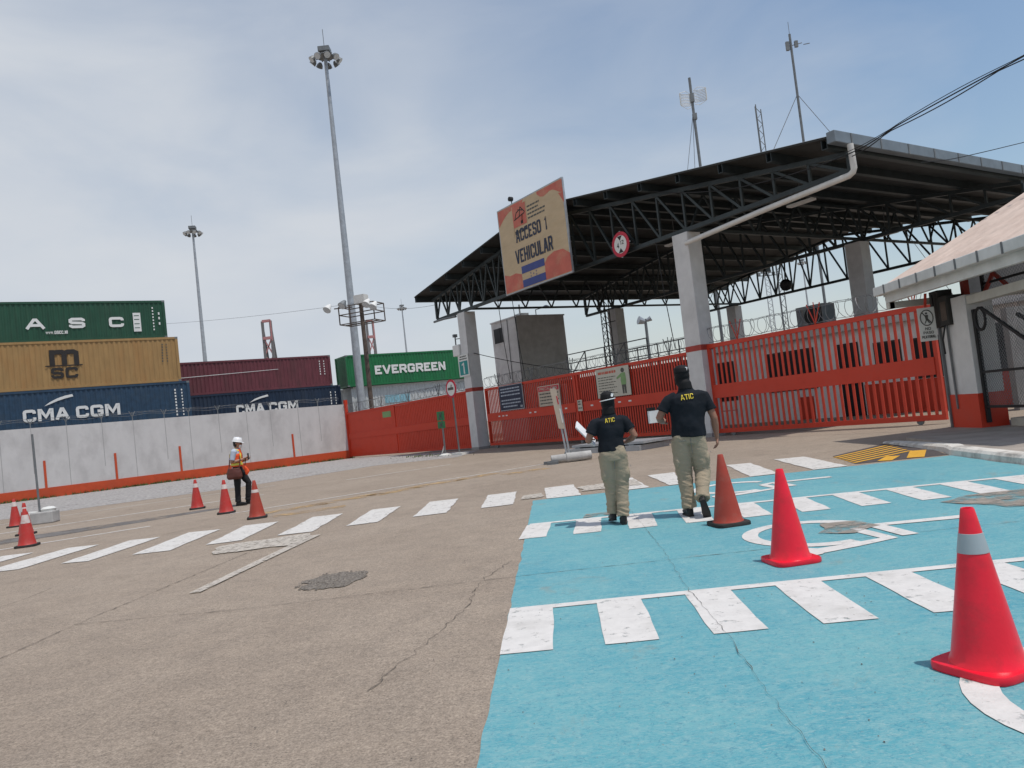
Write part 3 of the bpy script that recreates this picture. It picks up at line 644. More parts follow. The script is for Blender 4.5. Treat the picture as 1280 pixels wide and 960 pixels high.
w = MB(); w.box(-.03, W_ + .03, .002, .025, -.03, 0); w.box(-.03, W_ + .03, .002, .025, H_, H_ + .03); w.box(W_, W_ + .03, .002, .025, 0, H_); w.box(W_ - .25, W_ - .08, -.006, -.001, .05, .15); w.build('edge_trim', MT['galv'], t)
t, W_, H_ = notice('warning_sign', 'faded beige warning notice with a red heading on the middle gate', 5.22, 1.73, 1.6, .9)
w = MB(); w.box(0, W_, 0, .02, 0, H_); w.build('board', MT['sign_beige'], t)
w = MB(); w.box(.04, W_ - .04, -.005, -.001, .66, .86); w.build('heading_band', MT['sign_ring'], t)
w = MB(); w.text('PRECAUCION', .14, .70, W_ - .28, .12, -.006, .02); w.build('heading', MT['sign_beige'], t)
lines(t, MT['text_dark'], [(.1, W_ - .1, z, .05) for z in (.52, .38, .24, .1)])
t, W_, H_ = notice('guard_notice', 'cream notice with a green-uniformed guard figure beside lines of writing', 9.33, 1.76, 1.97, 1.14)
w = MB(); w.box(0, W_, 0, .02, 0, H_); w.build('board', MT['sign_cream'], t)
w = MB(); dashes(w, .15, 1.25, .93, .1, -.001); w.build('heading', MT['sign_red'], t)
lines(t, MT['text_dark'], [(.12, 1.2 - .15 * (i % 2), z, .03) for i, z in enumerate((.78, .68, .57, .47, .36, .25, .14))])
w = MB(); fx = 1.62
w.mat(0).plate([(fx - .13, .42), (fx + .13, .42), (fx + .16, .6), (fx + .13, .88), (fx - .1, .88), (fx - .15, .6)], -.008, -.001)
w.plate([(fx - .12, .86), (fx - .38, .72), (fx - .36, .66), (fx - .12, .74)], -.009, -.002)
w.mat(1).plate([(fx - .1, .08), (fx - .02, .08), (fx, .42), (fx - .12, .42)], -.0085, -.0015); w.plate([(fx + .03, .08), (fx + .11, .08), (fx + .12, .42), (fx + .01, .42)], -.0085, -.0015)
w.plate([(fx + .1 * math.cos(2 * math.pi * k / 12), .98 + .09 * math.sin(2 * math.pi * k / 12)) for k in range(12)], -.009, -.001)
w.build('guard_picture', [MT['olive'], MT['text_dark']], t)
t = thing('small_notice', 'small cream notice stuck beside the middle post of the gate', 'sign', fa(7.95, .30, 1.35), RF)
w = MB(); w.box(0, .3, 0, .015, 0, .46); w.build('board', MT['sign_cream'], t)
lines(t, MT['text_dark'], [(.04, .26, z, .05) for z in (.36, .26, .1)])

# ================================================================== the canopy
can = thing('gate_canopy', 'large dark steel canopy on white columns above the vehicle gates', 'canopy', P1, RF)
EL, EZ1, RS, RZ, ER, EZ2 = -3.9, 8.46, 7.6, 10.0, 21.35, 7.9
D0, D1 = -.7, 22.3
def roofz(s): return EZ1 + (RZ - EZ1) * (s - EL) / (RS - EL) if s < RS else RZ + (EZ2 - RZ) * (s - RS) / (ER - RS)
def corrug(s0, s1, zoff, nm, m):
    w = MB(); n = int((D1 - D0) / .16); o = 0
    for k in range(n * 2 + 1):
        y = D0 + (D1 - D0) * k / (2 * n); dz = .03 * (k % 2)
        for s in (s0, s1): w.v.append(Vector((s, y, roofz(s if s not in (RS,) else RS) + zoff + dz)))
    for k in range(n * 2): w.face((2 * k, 2 * k + 1, 2 * k + 3, 2 * k + 2))
    return w.build(nm, m, can, fix=False)
corrug(EL, RS, .02, 'roof_sheet', MT['sheet']); corrug(RS, ER, .02, 'roof_sheet', MT['sheet'])
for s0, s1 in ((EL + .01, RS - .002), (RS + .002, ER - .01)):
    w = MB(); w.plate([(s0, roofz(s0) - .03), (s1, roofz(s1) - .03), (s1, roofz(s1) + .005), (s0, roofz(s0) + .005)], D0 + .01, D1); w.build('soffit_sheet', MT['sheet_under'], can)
ns = 15
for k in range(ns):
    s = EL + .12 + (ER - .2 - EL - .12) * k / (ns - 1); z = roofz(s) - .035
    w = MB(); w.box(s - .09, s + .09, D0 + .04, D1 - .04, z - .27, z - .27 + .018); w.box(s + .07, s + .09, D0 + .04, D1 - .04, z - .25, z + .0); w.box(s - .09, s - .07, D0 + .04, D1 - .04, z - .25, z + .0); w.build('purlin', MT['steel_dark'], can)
def truss(y):
    w = MB(); zc = 7.05
    w.box(-3.0, 21.4, y - .07, y + .07, zc - .07, zc + .07)
    for s0, s1 in ((EL + .6, RS), (RS, ER - .05)):
        w.plate([(s0, roofz(s0) - .46), (s1, roofz(s1) - .46), (s1, roofz(s1) - .32), (s0, roofz(s0) - .32)], y - .07, y + .07)
    w.box(-3.07, -2.93, y - .06, y + .06, zc + .07, roofz(-3) - .4)
    tr = w.build('truss', MT['steel_dark'], can)
    w = MB(); n = 20; xs = [-3 + 24.3 * k / n for k in range(n + 1)]
    for k in range(n + 1):
        x = xs[k]; zt = roofz(x) - .42
        w.bar((x, y, zc), (x, y, zt), .075, .075)
        if k < n:
            x2 = xs[k + 1]
            if x < RS - 2: 
                w.bar((x, y, zc), ((x + x2) / 2, y, roofz((x + x2) / 2) - .42), .07); w.bar(((x + x2) / 2, y, roofz((x + x2) / 2) - .42), (x2, y, zc), .07)
            else: w.bar((x, y, zt), (x2, y, zc), .08)
    w.build('lattice', MT['steel_dark'], tr)
for y in (.12, 10.4, 20.6): truss(y)
w = MB()
for s in (0.35, 15.3):
    for z in (7.05, roofz(s) - .5): w.box(s - .05, s + .05, .2, 20.6, z - .05, z + .05)
    for k in range(12):
        y0 = .2 + 20.4 * k / 12; y1 = y0 + 20.4 / 12
        w.bar((s, y0, 7.05), (s, (y0 + y1) / 2, roofz(s) - .5), .06); w.bar((s, (y0 + y1) / 2, roofz(s) - .5), (s, y1, 7.05), .06)
w.build('longitudinal_truss', MT['steel_dark'], can)
for s in (-.68, 14.62):
    for i, d in enumerate((0., 10.05, 20.3)):
        w = MB(); w.box(s, s + .70, d, d + .66, 0, 6.98); c = w.build('column', MT['column'], can, bevel=.015)
        if i == 0:
            w = MB(); w.box(s - .006, s + .706, d - .006, d + .666, 2.93, 3.12); w.build('red_band', MT['red_dark'], c)
            w = MB(); w.box(s - .004, s + .704, d - .004, d + .664, 0, .13); w.build('grimy_base', MT['corr_dark'], c)
# eave gutter on the right, drain pipe
w = MB(); w.box(ER - .05, ER + .20, D0 - .06, D1, EZ2 - .20, EZ2 + .12); gt = w.build('gutter', MT['gutter'], can, bevel=.02)
w = MB()
for k in range(16): y = D0 + .7 + k * 1.42; w.box(ER + .2, ER + .215, y - .03, y + .03, EZ2 - .2, EZ2 + .1)
w.build('gutter_joint', MT['galv_dark'], gt)
w = MB(); w.tube([(21.62, -.22, 7.65), (21.64, -.22, 6.98), (21.60, -.22, 6.90), (21.48, -.22, 6.84), (18.5, -.2, 6.72), (15.36, -.15, 6.55)], .085, 10); w.build('drain_pipe', MT['pvc'], can, smooth=True)
w = MB(); w.tube([(-3.0, -.1, 6.95), (-1.9, -.12, 6.93), (-.72, -.05, 6.86)], .06, 8); w.build('drain_pipe', MT['galv_dark'], can)
for s, d, z in ((17.1, 3.9, 7.62), (10.5, 4.5, 7.9), (14.5, 13.5, 7.55)):
    w = MB(); w.box(s - .5, s + .5, d - .14, d + .14, z, z + .07); c = w.build('canopy_lamp', MT['lamp_white'], can)
    w = MB(); w.bar((s, d, z + .06), (s, d, roofz(s) - .05), .02); w.build('lamp_rod', MT['galv_dark'], c)
# ------------------------------------------------ main sign and small signs on the canopy
sg = thing('access_sign', 'large tan board reading ACCESO 1 VEHICULAR hung on the canopy edge', 'sign', fa(5.48, -.95, 6.76), RF)
W_, H_ = 4.66, 3.66
w = MB(); w.box(0, W_, 0, .07, 0, H_); w.build('board', MT['sign_tan'], sg)
w = MB(); f = .05
w.box(-f, W_ + f, .005, .09, -f, 0); w.box(-f, W_ + f, .005, .09, H_, H_ + f); w.box(-f, 0, .005, .09, 0, H_); w.box(W_, W_ + f, .005, .09, 0, H_)
w.build('metal_edge', MT['galv'], sg)
def wavy(mb, pts, y): q = MB(); q.plate(pts, y - .004, y); q.build('red_wave', MT['sign_red'], sg)
wavy(w, [(0.02, H_ - .72)] + [(.02 + 1.9 * k / 10, H_ - .72 + .28 * math.sin(k * .33) + .04 * k) for k in range(1, 10)] + [(2.0, H_ - .02), (.02, H_ - .02)], -.001)
wavy(w, [(3.0, H_ - .02)] + [(3.0 + 1.7 * k / 8, H_ - .12 - .32 * (k / 8) ** .7 - .1 * math.sin(k)) for k in range(9)] + [(4.4, H_ - .5), (4.7, H_ - .95), (4.7, H_ - .02)], -.0015)
wavy(w, [(.02, .02), (1.35, .02), (1.32, .62), (.9, .75), (.45, .72), (.02, .84)], -.001)
wavy(w, [(3.0, .02), (4.7, .02), (4.7, .72), (4.3, .98), (3.7, 1.02), (3.25, .9), (3.0, .7)], -.001)
w = MB(); w.box(1.14, 2.12, -.009, -.0055, 2.62, 3.52); w.build('logo_square', MT['sign_red'], sg)
w = MB(); w.box(1.10, 1.135, -.008, -.001, 2.2, 3.55); w.box(2.13, 2.16, -.008, -.001, 2.6, 3.55); w.box(1.12, 1.15, -.008, -.001, 2.25, 2.6); w.build('logo_edge', MT['sign_tan'], sg)
w = MB()
for p, q in (((1.22, 2.95), (2.02, 3.08)), ((1.3, 3.0), (1.42, 3.22)), ((1.42, 3.22), (1.62, 3.28)), ((1.62, 3.0), (1.74, 3.4)), ((1.74, 3.4), (2.05, 3.1)), ((1.55, 3.32), (1.9, 3.22)), ((1.85, 3.05), (1.78, 2.7))):
    w.bar((p[0], -.012, p[1]), (q[0], -.012, q[1]), .004, .045, (0, 0, 1))
w.box(1.7, 1.86, -.014, -.010, 2.68, 2.82); w.box(1.95, 2.1, -.008, -.002, 2.36, 2.53)
dashes(w, 1.2, 1.95, 2.33, .14, -.002)
w.build('logo_drawing', MT['letter_black'], sg)
lines(sg, MT['text_dark'], [(2.22, x1, z, .07) for z, x1 in ((3.22, 3.1), (3.06, 3.0), (2.9, 3.45), (2.74, 3.4))])
w = MB(); w.text('ACCESO 1', 1.2, 1.98, 2.28, .54, -.002, .006, .012); w.text('VEHICULAR', 1.02, 1.10, 2.68, .58, -.002, .006, .012); w.build('lettering', MT['navy'], sg)
for z0, z1 in ((.62, .92), (.03, .34)): w = MB(); w.box(1.36, 3.0, -.012, -.001, z0, z1); w.build('flag_stripe', MT['flag_blue'], sg)
for sx, sz in ((1.98, .40), (1.98, .53), (2.18, .47), (2.38, .4), (2.38, .53)):
    w = MB(); w.plate([(sx + (.05 if k % 2 == 0 else .02) * math.sin(k * math.pi / 5), sz + (.05 if k % 2 == 0 else .02) * math.cos(k * math.pi / 5)) for k in range(10)], -.005, -.001); w.build('flag_star', MT['flag_blue'], sg)
w = MB(); w.bar((1.1, .05, H_), (1.1, .05, H_ + .22), .03); w.lathe([(.05, -.1), (.1, -.08), (.1, .08), (.04, .1)], (1.05, .05, H_ + .28), 10, 'Y'); w.build('spot_lamp', MT['black'], sg)
w = MB(); w.bar((.8, .12, .4), (.8, 1.0, .4), .06); w.bar((4.0, .12, .4), (4.0, 1.0, .4), .06); w.bar((.8, .12, 1.6), (.8, .8, 1.6), .06); w.bar((4.0, .12, 1.6), (4.0, .8, 1.6), .06); w.build('bracket', MT['steel_dark'], sg)
hs = thing('height_limit_sign', 'round red-ringed height limit sign on the truss beside the middle column', 'sign', fa(12.25, -.2, 7.3), RF)
w = MB(); w.lathe([(.0001, -.01), (.47, -.01), (.47, .01), (.0001, .01)], (0, 0, 0), 32, 'Y'); w.build('disc', MT['sign_ring'], hs)
w = MB(); w.lathe([(.0001, -.006), (.335, -.006), (.335, .0), (.0001, .0)], (0, -.012, 0), 32, 'Y'); w.build('white_face', MT['sign_white'], hs)
w = MB(); w.plate([(-.13, .31), (.13, .31), (0, .14)], -.024, -.019); w.plate([(-.13, -.31), (0, -.14), (.13, -.31)], -.024, -.019); w.text('4', -.2, -.12, .14, .2, -.019, .02); w.text('12', .0, -.02, .19, .15, -.019, .02); w.build('marking', MT['letter_black'], hs)
w = MB(); w.bar((-.5, .02, .0), (.5, .02, .0), .04); w.bar((0, .02, -.5), (0, .02, .5), .04); w.bar((0, .02, 0), (0, .16, 0), .04); w.build('bracket', MT['galv'], hs)
cs = thing('camera_notice', 'teal and white notice projecting from the left column under a small camera', 'sign', fa(-.98, -.06, 3.74), RF)
w = MB(); w.box(0, 1.02, 0, .03, 0, 1.12); w.build('board', MT['sign_white'], cs)
w = MB(); w.box(.1, .92, -.005, -.001, .08, .78); w.build('teal_panel', MT['teal'], cs)
w = MB(); w.plate([(.47, .14), (.6, .14), (.58, .7), (.5, .7), (.34, .62), (.34, .55), (.48, .6)], -.011, -.006); w.build('white_figure', MT['sign_white'], cs)
lines(cs, MT['text_dark'], [(.2, .85, .98, .06), (.15, .9, .86, .06)])
cc = thing('security_camera', 'white security camera box on the left column above the teal notice', 'camera', fa(-1.02, -.1, 4.8), RF)
w = MB(); w.box(-.35, .3, 0, .3, .05, .62); w.build('housing', MT['lamp_white'], cc, bevel=.03)
w = MB(); w.bar((-.2, .15, .62), (-.2, .15, 1.1), .05); w.bar((-.2, .15, .95), (.25, .15, .92), .04); w.box(-.28, -.12, .05, .25, 1.05, 1.2); w.build('camera_arm', MT['galv_dark'], cc)
w = MB(); w.bar((.25, .2, .3), (.5, .25, .3), .05); w.build('bracket', MT['galv_dark'], cc)

# ================================================================== structures behind the gates
bt = thing('gate_booth', 'white and red booth with dark windows behind the right gate', 'building', fa(8.7, 7.0), RF)
w = MB(); w.box(0, 14.0, 0, 4.2, 0, 3.2); w.build('wall', MT['booth_white'], bt)
w = MB(); w.box(-.3, 14.3, -.35, 4.5, 3.2, 3.62); w.build('roof_slab', MT['tower'], bt)
w = MB(); w.box(7.9, 14.02, -.02, 0, 0, 1.12); w.build('red_base', MT['red'], bt)
w = MB(); w.box(5.0, 5.7, -.02, 0, 0, .9); w.build('red_base', MT['red'], bt)
for x0, x1, z0, z1 in ((.3, 1.9, 1.1, 2.7), (3.75, 5.9, 1.25, 2.75), (8.5, 9.4, 1.3, 2.55), (9.9, 10.9, 1.2, 2.5), (11.5, 13.4, 1.2, 2.6)):
    w = MB(); w.box(x0 - .06, x1 + .06, -.03, 0, z0 - .06, z1 + .06); c = w.build('window', MT['brown_wall'], bt)
    w = MB(); w.box(x0, x1, -.036, -.031, z0, z1); w.build('pane', MT['glass_dark'], c)
w = MB(); w.box(7.0, 7.85, -.03, 0, 0, 2.75); w.build('door', MT['glass_dark'], bt)
ac = thing('air_conditioner', 'dark boxed air conditioning unit standing on the booth roof', 'machine', fa(14.55, 7.6, 3.62), RF)
w = MB(); w.box(-.6, .6, -.4, .4, 0, .85); w.build('casing', MT['galv_dark'], ac); w = MB(); w.lathe([(.3, -.01), (.34, -.01), (.34, .01), (.3, .01)], (.1, -.41, .42), 20, 'Y'); w.box(-.1, .55, -.405, -.401, .08, .78); w.build('fan_grille', MT['black'], ac)
lb = thing('lane_booth', 'shaded brown lane booth behind the middle gate with a roof railing', 'building', fa(-.7, 6.5), RF)
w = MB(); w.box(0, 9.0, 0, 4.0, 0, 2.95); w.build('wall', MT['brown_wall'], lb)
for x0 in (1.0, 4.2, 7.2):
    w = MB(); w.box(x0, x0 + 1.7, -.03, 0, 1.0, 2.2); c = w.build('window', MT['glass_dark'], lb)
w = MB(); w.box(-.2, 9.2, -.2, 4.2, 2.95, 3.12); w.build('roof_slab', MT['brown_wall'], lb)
w = MB()
for z in (3.55, 4.0, 4.5): w.bar((.2, .1, z), (6.6, .1, z), .05); w.bar((.2, 3.9, z), (6.6, 3.9, z), .05)
for x in (.2, 1.8, 3.4, 5.0, 6.6):
    for y in (.1, 3.9): w.bar((x, y, 3.1), (x, y, 4.5), .05)
for x in (.2, 3.4): w.bar((x, .1, 3.12), (x + 1.6, .1, 4.5), .04)
w.build('roof_railing', MT['galv_dark'], lb)
lm = thing('lattice_mast', 'thin dark lattice mast rising from the lane booth to the canopy', 'mast', fa(2.75, 6.9, 3.12), RF)
w = MB()
for dx, dy in ((-.16, -.16), (.16, -.16), (-.16, .16), (.16, .16)): w.bar((dx, dy, 0), (dx, dy, 4.7), .035)
for k in range(12):
    z = k * .38; w.bar((-.16, -.16, z), (.16, -.16, z + .38), .022); w.bar((.16, .16, z), (.16, -.16, z + .38), .022); w.bar((-.16, .16, z), (-.16, -.16, z + .38), .022)
w.bar((-.2, -.16, 2.6), (.9, -.16, 2.6), .04); w.build('lattice', MT['black'], lm)
tw = thing('guard_tower', 'tall grey box tower with a dark window behind the middle gate', 'building', fa(-4.0, 5.9), RF)
w = MB(); w.box(-2.85, 0, 0, 3.5, 0, 7.28); w.build('wall', MT['tower'], tw)
w = MB(); w.box(-2.9, .05, -.05, 3.55, 7.28, 7.36); w.build('roof', MT['tower'], tw)
w = MB(); w.box(-2.66, -1.54, -.03, 0, 5.92, 6.98); c = w.build('window', MT['tower'], tw); w = MB(); w.box(-2.58, -1.62, -.036, -.031, 6.0, 6.9); w.box(-1.93, -1.87, -.05, -.037, 6.0, 6.9); w.build('pane', MT['glass_dark'], c)
w = MB(); w.bar((-.2, 1.6, 7.36), (-.2, 1.6, 7.72), .04); w.bar((-.2, 1.6, 7.7), (-.1, 2.2, 7.82), .04); w.lathe([(.05, 0), (.2, .06), (.22, .12), (.07, .2)], (-.08, 2.3, 7.75), 12); w.build('roof_lamp', MT['galv'], tw); w = MB(); w.box(-1.0, -.4, .6, 1.2, 7.36, 7.56); w.build('roof_tank', MT['galv'], tw); w = MB(); w.bar((-.3, .5, 7.36), (-.3, .5, 8.05), .07); w.build('roof_pipe', MT['galv'], tw)
w = MB(); w.tube([(-.05, -.03, 7.4), (-.06, -.03, 3)], .03, 5); w.tube([(-1.0, -.03, 7.3), (-1.1, -.03, 3)], .02, 5); w.build('conduit', MT['galv_dark'], tw)
bl = thing('ball_speaker', 'round black speaker hanging from the second truss right of centre', 'loudspeaker', fa(11.42, 10.25, 5.95), RF)
w = MB(); w.lathe([(.02, -.26), (.17, -.21), (.25, -.08), (.27, .03), (.22, .17), (.12, .26), (.02, .28)], (0, 0, 0), 18); w.build('body', MT['black'], bl, smooth=True)
w = MB(); w.bar((0, 0, .26), (0, .1, 1.05), .05); w.build('hanger', MT['black'], bl)
bx = thing('roof_cabin', 'dark flat-topped cabin standing behind the tiled roof', 'building', fa(18.2, 12.2), RF)
w = MB(); w.box(0, 4.6, 0, 3, 0, 5.3); w.build('wall', MT['corr_dark'], bx); w = MB(); w.box(-.2, 4.8, -.2, 3.2, 5.9, 6.15); w.box(.02, .12, .05, 2.9, 5.3, 5.9); w.build('roof', MT['galv_dark'], bx)
w = MB(); w.box(.1, 4.5, .1, 2.9, 5.3, 5.9); w.build('window', MT['glass_dark'], bx)
yd = MB(); a0 = fa(-16, -70); pts = [fa(-14.5, -70), fa(-14.5, 30), fa(-60, 30), fa(-60, -70)]
yd.slab([(p.x, p.y) for p in pts], -.1, .35); struct(yd.build('container_yard', MT['pavement']))

# ================================================================== containers
def container(label, s, d1, z, h, m, length=12.19, rep=False, group='stacked shipping containers'):
    t = thing('shipping_container', label, 'container', fa(s, d1, z), RW, group)
    L = length; W = 2.44; P = .278; dep = .036
    w = MB(); x = -L + .18; top, bot = h - .14, .16; xs = []
    while x < -.2:
        for dx, y in ((0, .02), (.07, .02 + dep), (.14, .02 + dep), (.21, .02)): xs.append((x + dx, y))
        x += P
    xs.append((-.18, .02)); o = 0
    for xx, yy in xs: w.v += [Vector((xx, yy, bot)), Vector((xx, yy, top))]
    for k in range(len(xs) - 1): w.face((2 * k, 2 * k + 2, 2 * k + 3, 2 * k + 1))
    o = len(w.v)
    w.box(-L + .16, -.16, .075, W - .03, bot - .01, top + .01)
    body = w.build('body', m, t, fix=False)
    w = MB()
    for x0 in (-L, -.16):
        for y0 in (0, W - .16): w.box(x0, x0 + .16, y0, y0 + .16, .002, h - .002)
    w.box(-L + .16, -.16, .0, .1, h - .14, h - .004); w.box(-L + .16, -.16, 0, .1, .004, .16); w.box(-L + .16, -.16, W - .1, W, h - .14, h - .004); w.box(-L + .16, -.16, W - .1, W, .004, .16)
    for x0 in (-L + .02, -.14): w.box(x0, x0 + .12, .16, W - .16, h - .14, h - .004); w.box(x0, x0 + .12, .16, W - .16, .004, .16)
    w.box(-L + .1, -.1, .1, W - .1, h - .05, h - .02)
    w.build('frame', m, t)
    for sx in (-L + .04, -.05):
        w = MB(); xx0, xx1 = (sx, sx + .03)
        for k in range(18): y = .18 + (W - .36) * k / 18; w.box(xx0 + (.0 if k % 2 else .02), xx1 + (.0 if k % 2 else .02), y, y + (W - .36) / 18, .16, h - .14)
        w.build('end_panel', m, t)
    w = MB()
    for x0 in (-L - .004, -.174):
        for z0 in (-.002, h - .118): w.box(x0, x0 + .178, -.004, .17, z0, z0 + .12)
    w.build('corner_casting', MT['galv_dark'], t)
    return t
def ctext(t, mb_list):
    for nm, mb, m in mb_list: mb.build(nm, m, t)
def xlab(d, d1): return d - d1
# bottom layer (hidden behind the wall), then the left stack
d1 = -9.42
container('lowest plain blue container of the left stack, mostly behind the wall', -20.0, d1, .37, 2.9, MT['cont_blue'])
t = container('weathered blue container under the tan one, with white lettering and swoosh', -20.0, d1, 3.28, 2.9, MT['cont_blue'])
w = MB(); zb = 4.34 - 3.28
w.text('CMA', -18.7 - d1, zb, 2.36, .72, -.002, .045); w.text('CGM', -15.98 - d1, zb, 2.4, .72, -.002, .045); w.build('lettering', MT['lettering'], t)
w = MB(); pts = [(-17.6, 5.2), (-17.3, 5.42), (-16.9, 5.62), (-16.5, 5.75), (-16.1, 5.82), (-16.05, 5.68), (-16.5, 5.58), (-16.9, 5.46), (-17.3, 5.30)]
w.plate([(a_ - d1, b_2 - 3.28) for a_, b_2 in pts], -.012, -.004); w.build('swoosh', MT['lettering'], t)
w = MB(); rc = random.Random(3)
for k in range(9): z = .7 + .2 * k; w.box(-.95, -.86, -.008, -.002, z, z + .12); w.box(-.55, -.47, -.008, -.002, z, z + .1)
w.build('code_digits', MT['lettering'], t)
d1 = -9.88
t = container('tan container with black lettering in the middle of the left stack', -20.0, d1, 6.19, 2.9, MT['cont_tan'])
w = MB(); w.text('m', -17.12 - d1, 7.62 - 6.19, 1.55, .92, -.002, .075); w.text('SC', -17.1 - d1, 6.80 - 6.19, 1.42, .66, -.003, .045); w.box(-17.36 - d1, -15.4 - d1, -.012, -.0035, 7.54 - 6.19, 7.61 - 6.19); w.build('lettering', MT['letter_black'], t)
w = MB()
for k in range(7): z = 1.3 + .18 * k; w.box(-1.05 + .01 * k, -.98 + .01 * k, -.006, -.002, z, z + .1); w.box(-.75, -.69, -.006, -.002, z, z + .08)
w.build('code_digits', MT['text_dark'], t)
d1 = -10.42
t = container('dark green container with wide-spaced white letters on top of the left stack', -20.25, d1, 9.10, 2.44, MT['cont_green'])
for ch, a_, b_2 in (('A', -18.16, -17.2), ('S', -15.93, -15.05), ('C', -13.74, -12.9)): w = MB(); w.text(ch, a_ - d1, 9.87 - 9.1, b_2 - a_, .64, -.002, .055); w.build('lettering', MT['lettering'], t)
w = MB(); w.text('www.ascc.nl', -17.18 - d1, .44, 1.16, .2, -.002, .02); w.build('web_address', MT['lettering'], t)
w = MB(); w.box(-12.36 - d1, -11.92 - d1, -.012, -.003, 9.55 - 9.1, 10.75 - 9.1); c = w.build('label_panel', MT['lettering'], t)
for z in (.66, .92, 1.2, 1.44): w = MB(); w.box(-12.3 - d1, -12.0 - d1, -.016, -.013, z, z + .05); w.build('label_line', MT['cont_green'], c)
w = MB()
for k in range(8): z = .5 + .2 * k; w.box(-.8, -.72, -.008, -.002, z, z + .1)
for z in (.85, 1.2, 1.5): w.box(-.45, -.36, -.008, -.002, z, z + .16)
w.build('code_digits', MT['lettering'], t)
# second row
d1 = 2.5
container('lowest navy container of the middle stack, hidden behind the wall', -25.5, d1, .37, 2.55, MT['cont_navy'])
t = container('dark navy container with white lettering cut off by the wall top', -25.5, 2.9, 2.95, 2.62, MT['cont_navy'])
w = MB(); zb = 3.9 - 2.95; w.text('CMA', -5.3 - 2.9, zb, 2.08, .72, -.002, .045); w.text('CGM', -2.9 - 2.9, zb, 2.25, .72, -.002, .045); w.build('lettering', MT['lettering'], t)
w = MB(); pts = [(-4.3, 4.72), (-3.9, 4.98), (-3.4, 5.14), (-2.9, 5.24), (-2.85, 5.1), (-3.4, 5.0), (-3.9, 4.85)]; w.plate([(a_ - 2.9, b_2 - 2.95) for a_, b_2 in pts], -.012, -.004); w.build('swoosh', MT['lettering'], t)
w = MB()
for k in range(6): z = .9 + .22 * k; w.box(-.9, -.82, -.008, -.002, z, z + .14); w.box(-.5, -.44, -.008, -.002, z, z + .12)
w.build('code_digits', MT['lettering'], t)
t = container('streaked maroon container on the navy one in the middle stack', -25.5, 2.3, 5.58, 2.42, MT['cont_maroon'])
w = MB()
for k in range(6): z = .9 + .2 * k; w.box(-.95, -.88, -.008, -.002, z, z + .12); w.box(-.6, -.53, -.008, -.002, z, z + .1)
w.plate([(-11.5, 1.28), (-4.2, 1.52), (-4.2, 1.55), (-11.5, 1.32)], -.006, -.002)
w.build('code_digits', MT['lettering'], t)
container('lowest grey container of the right stack, hidden by the gate', -26.2, 16.4, .37, 2.42, MT['cont_grey'])
t = container('pale grey container with a light blue mark under the bright green one', -26.3, 16.3, 2.8, 2.55, MT['cont_grey'])
w = MB(); w.box(7.0 - 16.3, 9.3 - 16.3, -.008, -.002, 1.0, 1.65); w.build('blue_panel', MT['light_blue'], t)
t = container('bright green container with one white word on top of the right stack', -26.0, 15.95, 5.37, 2.59, MT['cont_bright'])
w = MB(); w.text('EVERGREEN', 6.22 - 15.95, .86, 6.65, .74, -.002, .05); w.build('lettering', MT['lettering'], t)

# ================================================================== masts and poles
def mast(label, loc, hgt, rb, rt_, nl, ring, cl, group):
    t = thing('light_mast', label, 'light mast', loc, 0, group)
    w = MB(); w.tube([(0, 0, 0), (0, 0, hgt * .33), (0, 0, hgt * .66), (0, 0, hgt)], [rb, rb * .8 + rt_ * .2, rb * .4 + rt_ * .6, rt_], 14); w.build('pole', MT['galv'], t, smooth=True)
    w = MB(); w.lathe([(ring * .78, -.05), (ring * .82, 0), (ring * .78, .05)], (0, 0, hgt - .35), 20)
    for k in range(nl): a = 2 * math.pi * k / nl; w.bar((0, 0, hgt - .3), (ring * math.cos(a), ring * math.sin(a), hgt - .35), .07)
    w.box(-.45, .45, -.45, .45, hgt - .02, hgt + .35); w.build('lamp_ring', MT['galv_dark'], t)
    w = MB(); w.bar((0, 0, hgt + .3), (0, 0, hgt + 1.9), .04); w.build('lightning_rod', MT['galv_dark'], t)
    for k in range(nl):
        a = 2 * math.pi * (k + .25) / nl; c, s = math.cos(a), math.sin(a); w = MB(); p = Vector((ring * c, ring * s, hgt - .45)); q = p + Vector((c * .3, s * .3, -.3))
        w.tube([p, p + (q - p) * .4, q], [.09, .22, .27], 12); l = w.build('floodlight', MT['galv_dark'], t)
        w = MB(); w.tube([q, q + (q - p) * .03], [.25, .25], 12); w.build('lens', MT['lamp_glass'], l)
    return t
GM = 'tall light masts of the port'
m1 = mast('tallest grey light mast, standing behind the white wall by the green container', (-11.85, 60, 0), 32.0, .33, .13, 9, .85, 0, GM)
dup(m1, (-41.1, 104, 0), .2, 'second tallest light mast, above the maroon container')
dup(m1, (-25.1, 190, 0), .5, 'small far light mast above the bright green container')
dup(m1, (75.2, 190, 0), .9, 'far light mast seen under the right half of the canopy')
t = thing('floodlight_pole', 'rusty pole with a square lamp cage and white floodlights beside the tall mast', 'light pole', (-9.62, 52, 0), R(-20))
w = MB(); w.tube([(0, 0, 0), (0, 0, 10.2)], [.17, .14], 10); w.build('pole', MT['rust'], t)
w = MB()
for z in (8.95, 9.6, 10.15):
    for p, q in (((-1.35, -.7), (1.35, -.7)), ((1.35, -.7), (1.35, .7)), ((1.35, .7), (-1.35, .7)), ((-1.35, .7), (-1.35, -.7))): w.bar((*p, z), (*q, z), .06)
for x, y in ((-1.35, -.7), (1.35, -.7), (1.35, .7), (-1.35, .7), (-.5, -.7), (.5, -.7)): w.bar((x, y, 8.95), (x, y, 10.15), .06)
w.bar((-1.35, 0, 8.95), (1.35, 0, 8.95), .08); w.bar((-.7, 0, 10.15), (-2.0, -.2, 10.2), .07); w.build('lamp_cage', MT['rust'], t)
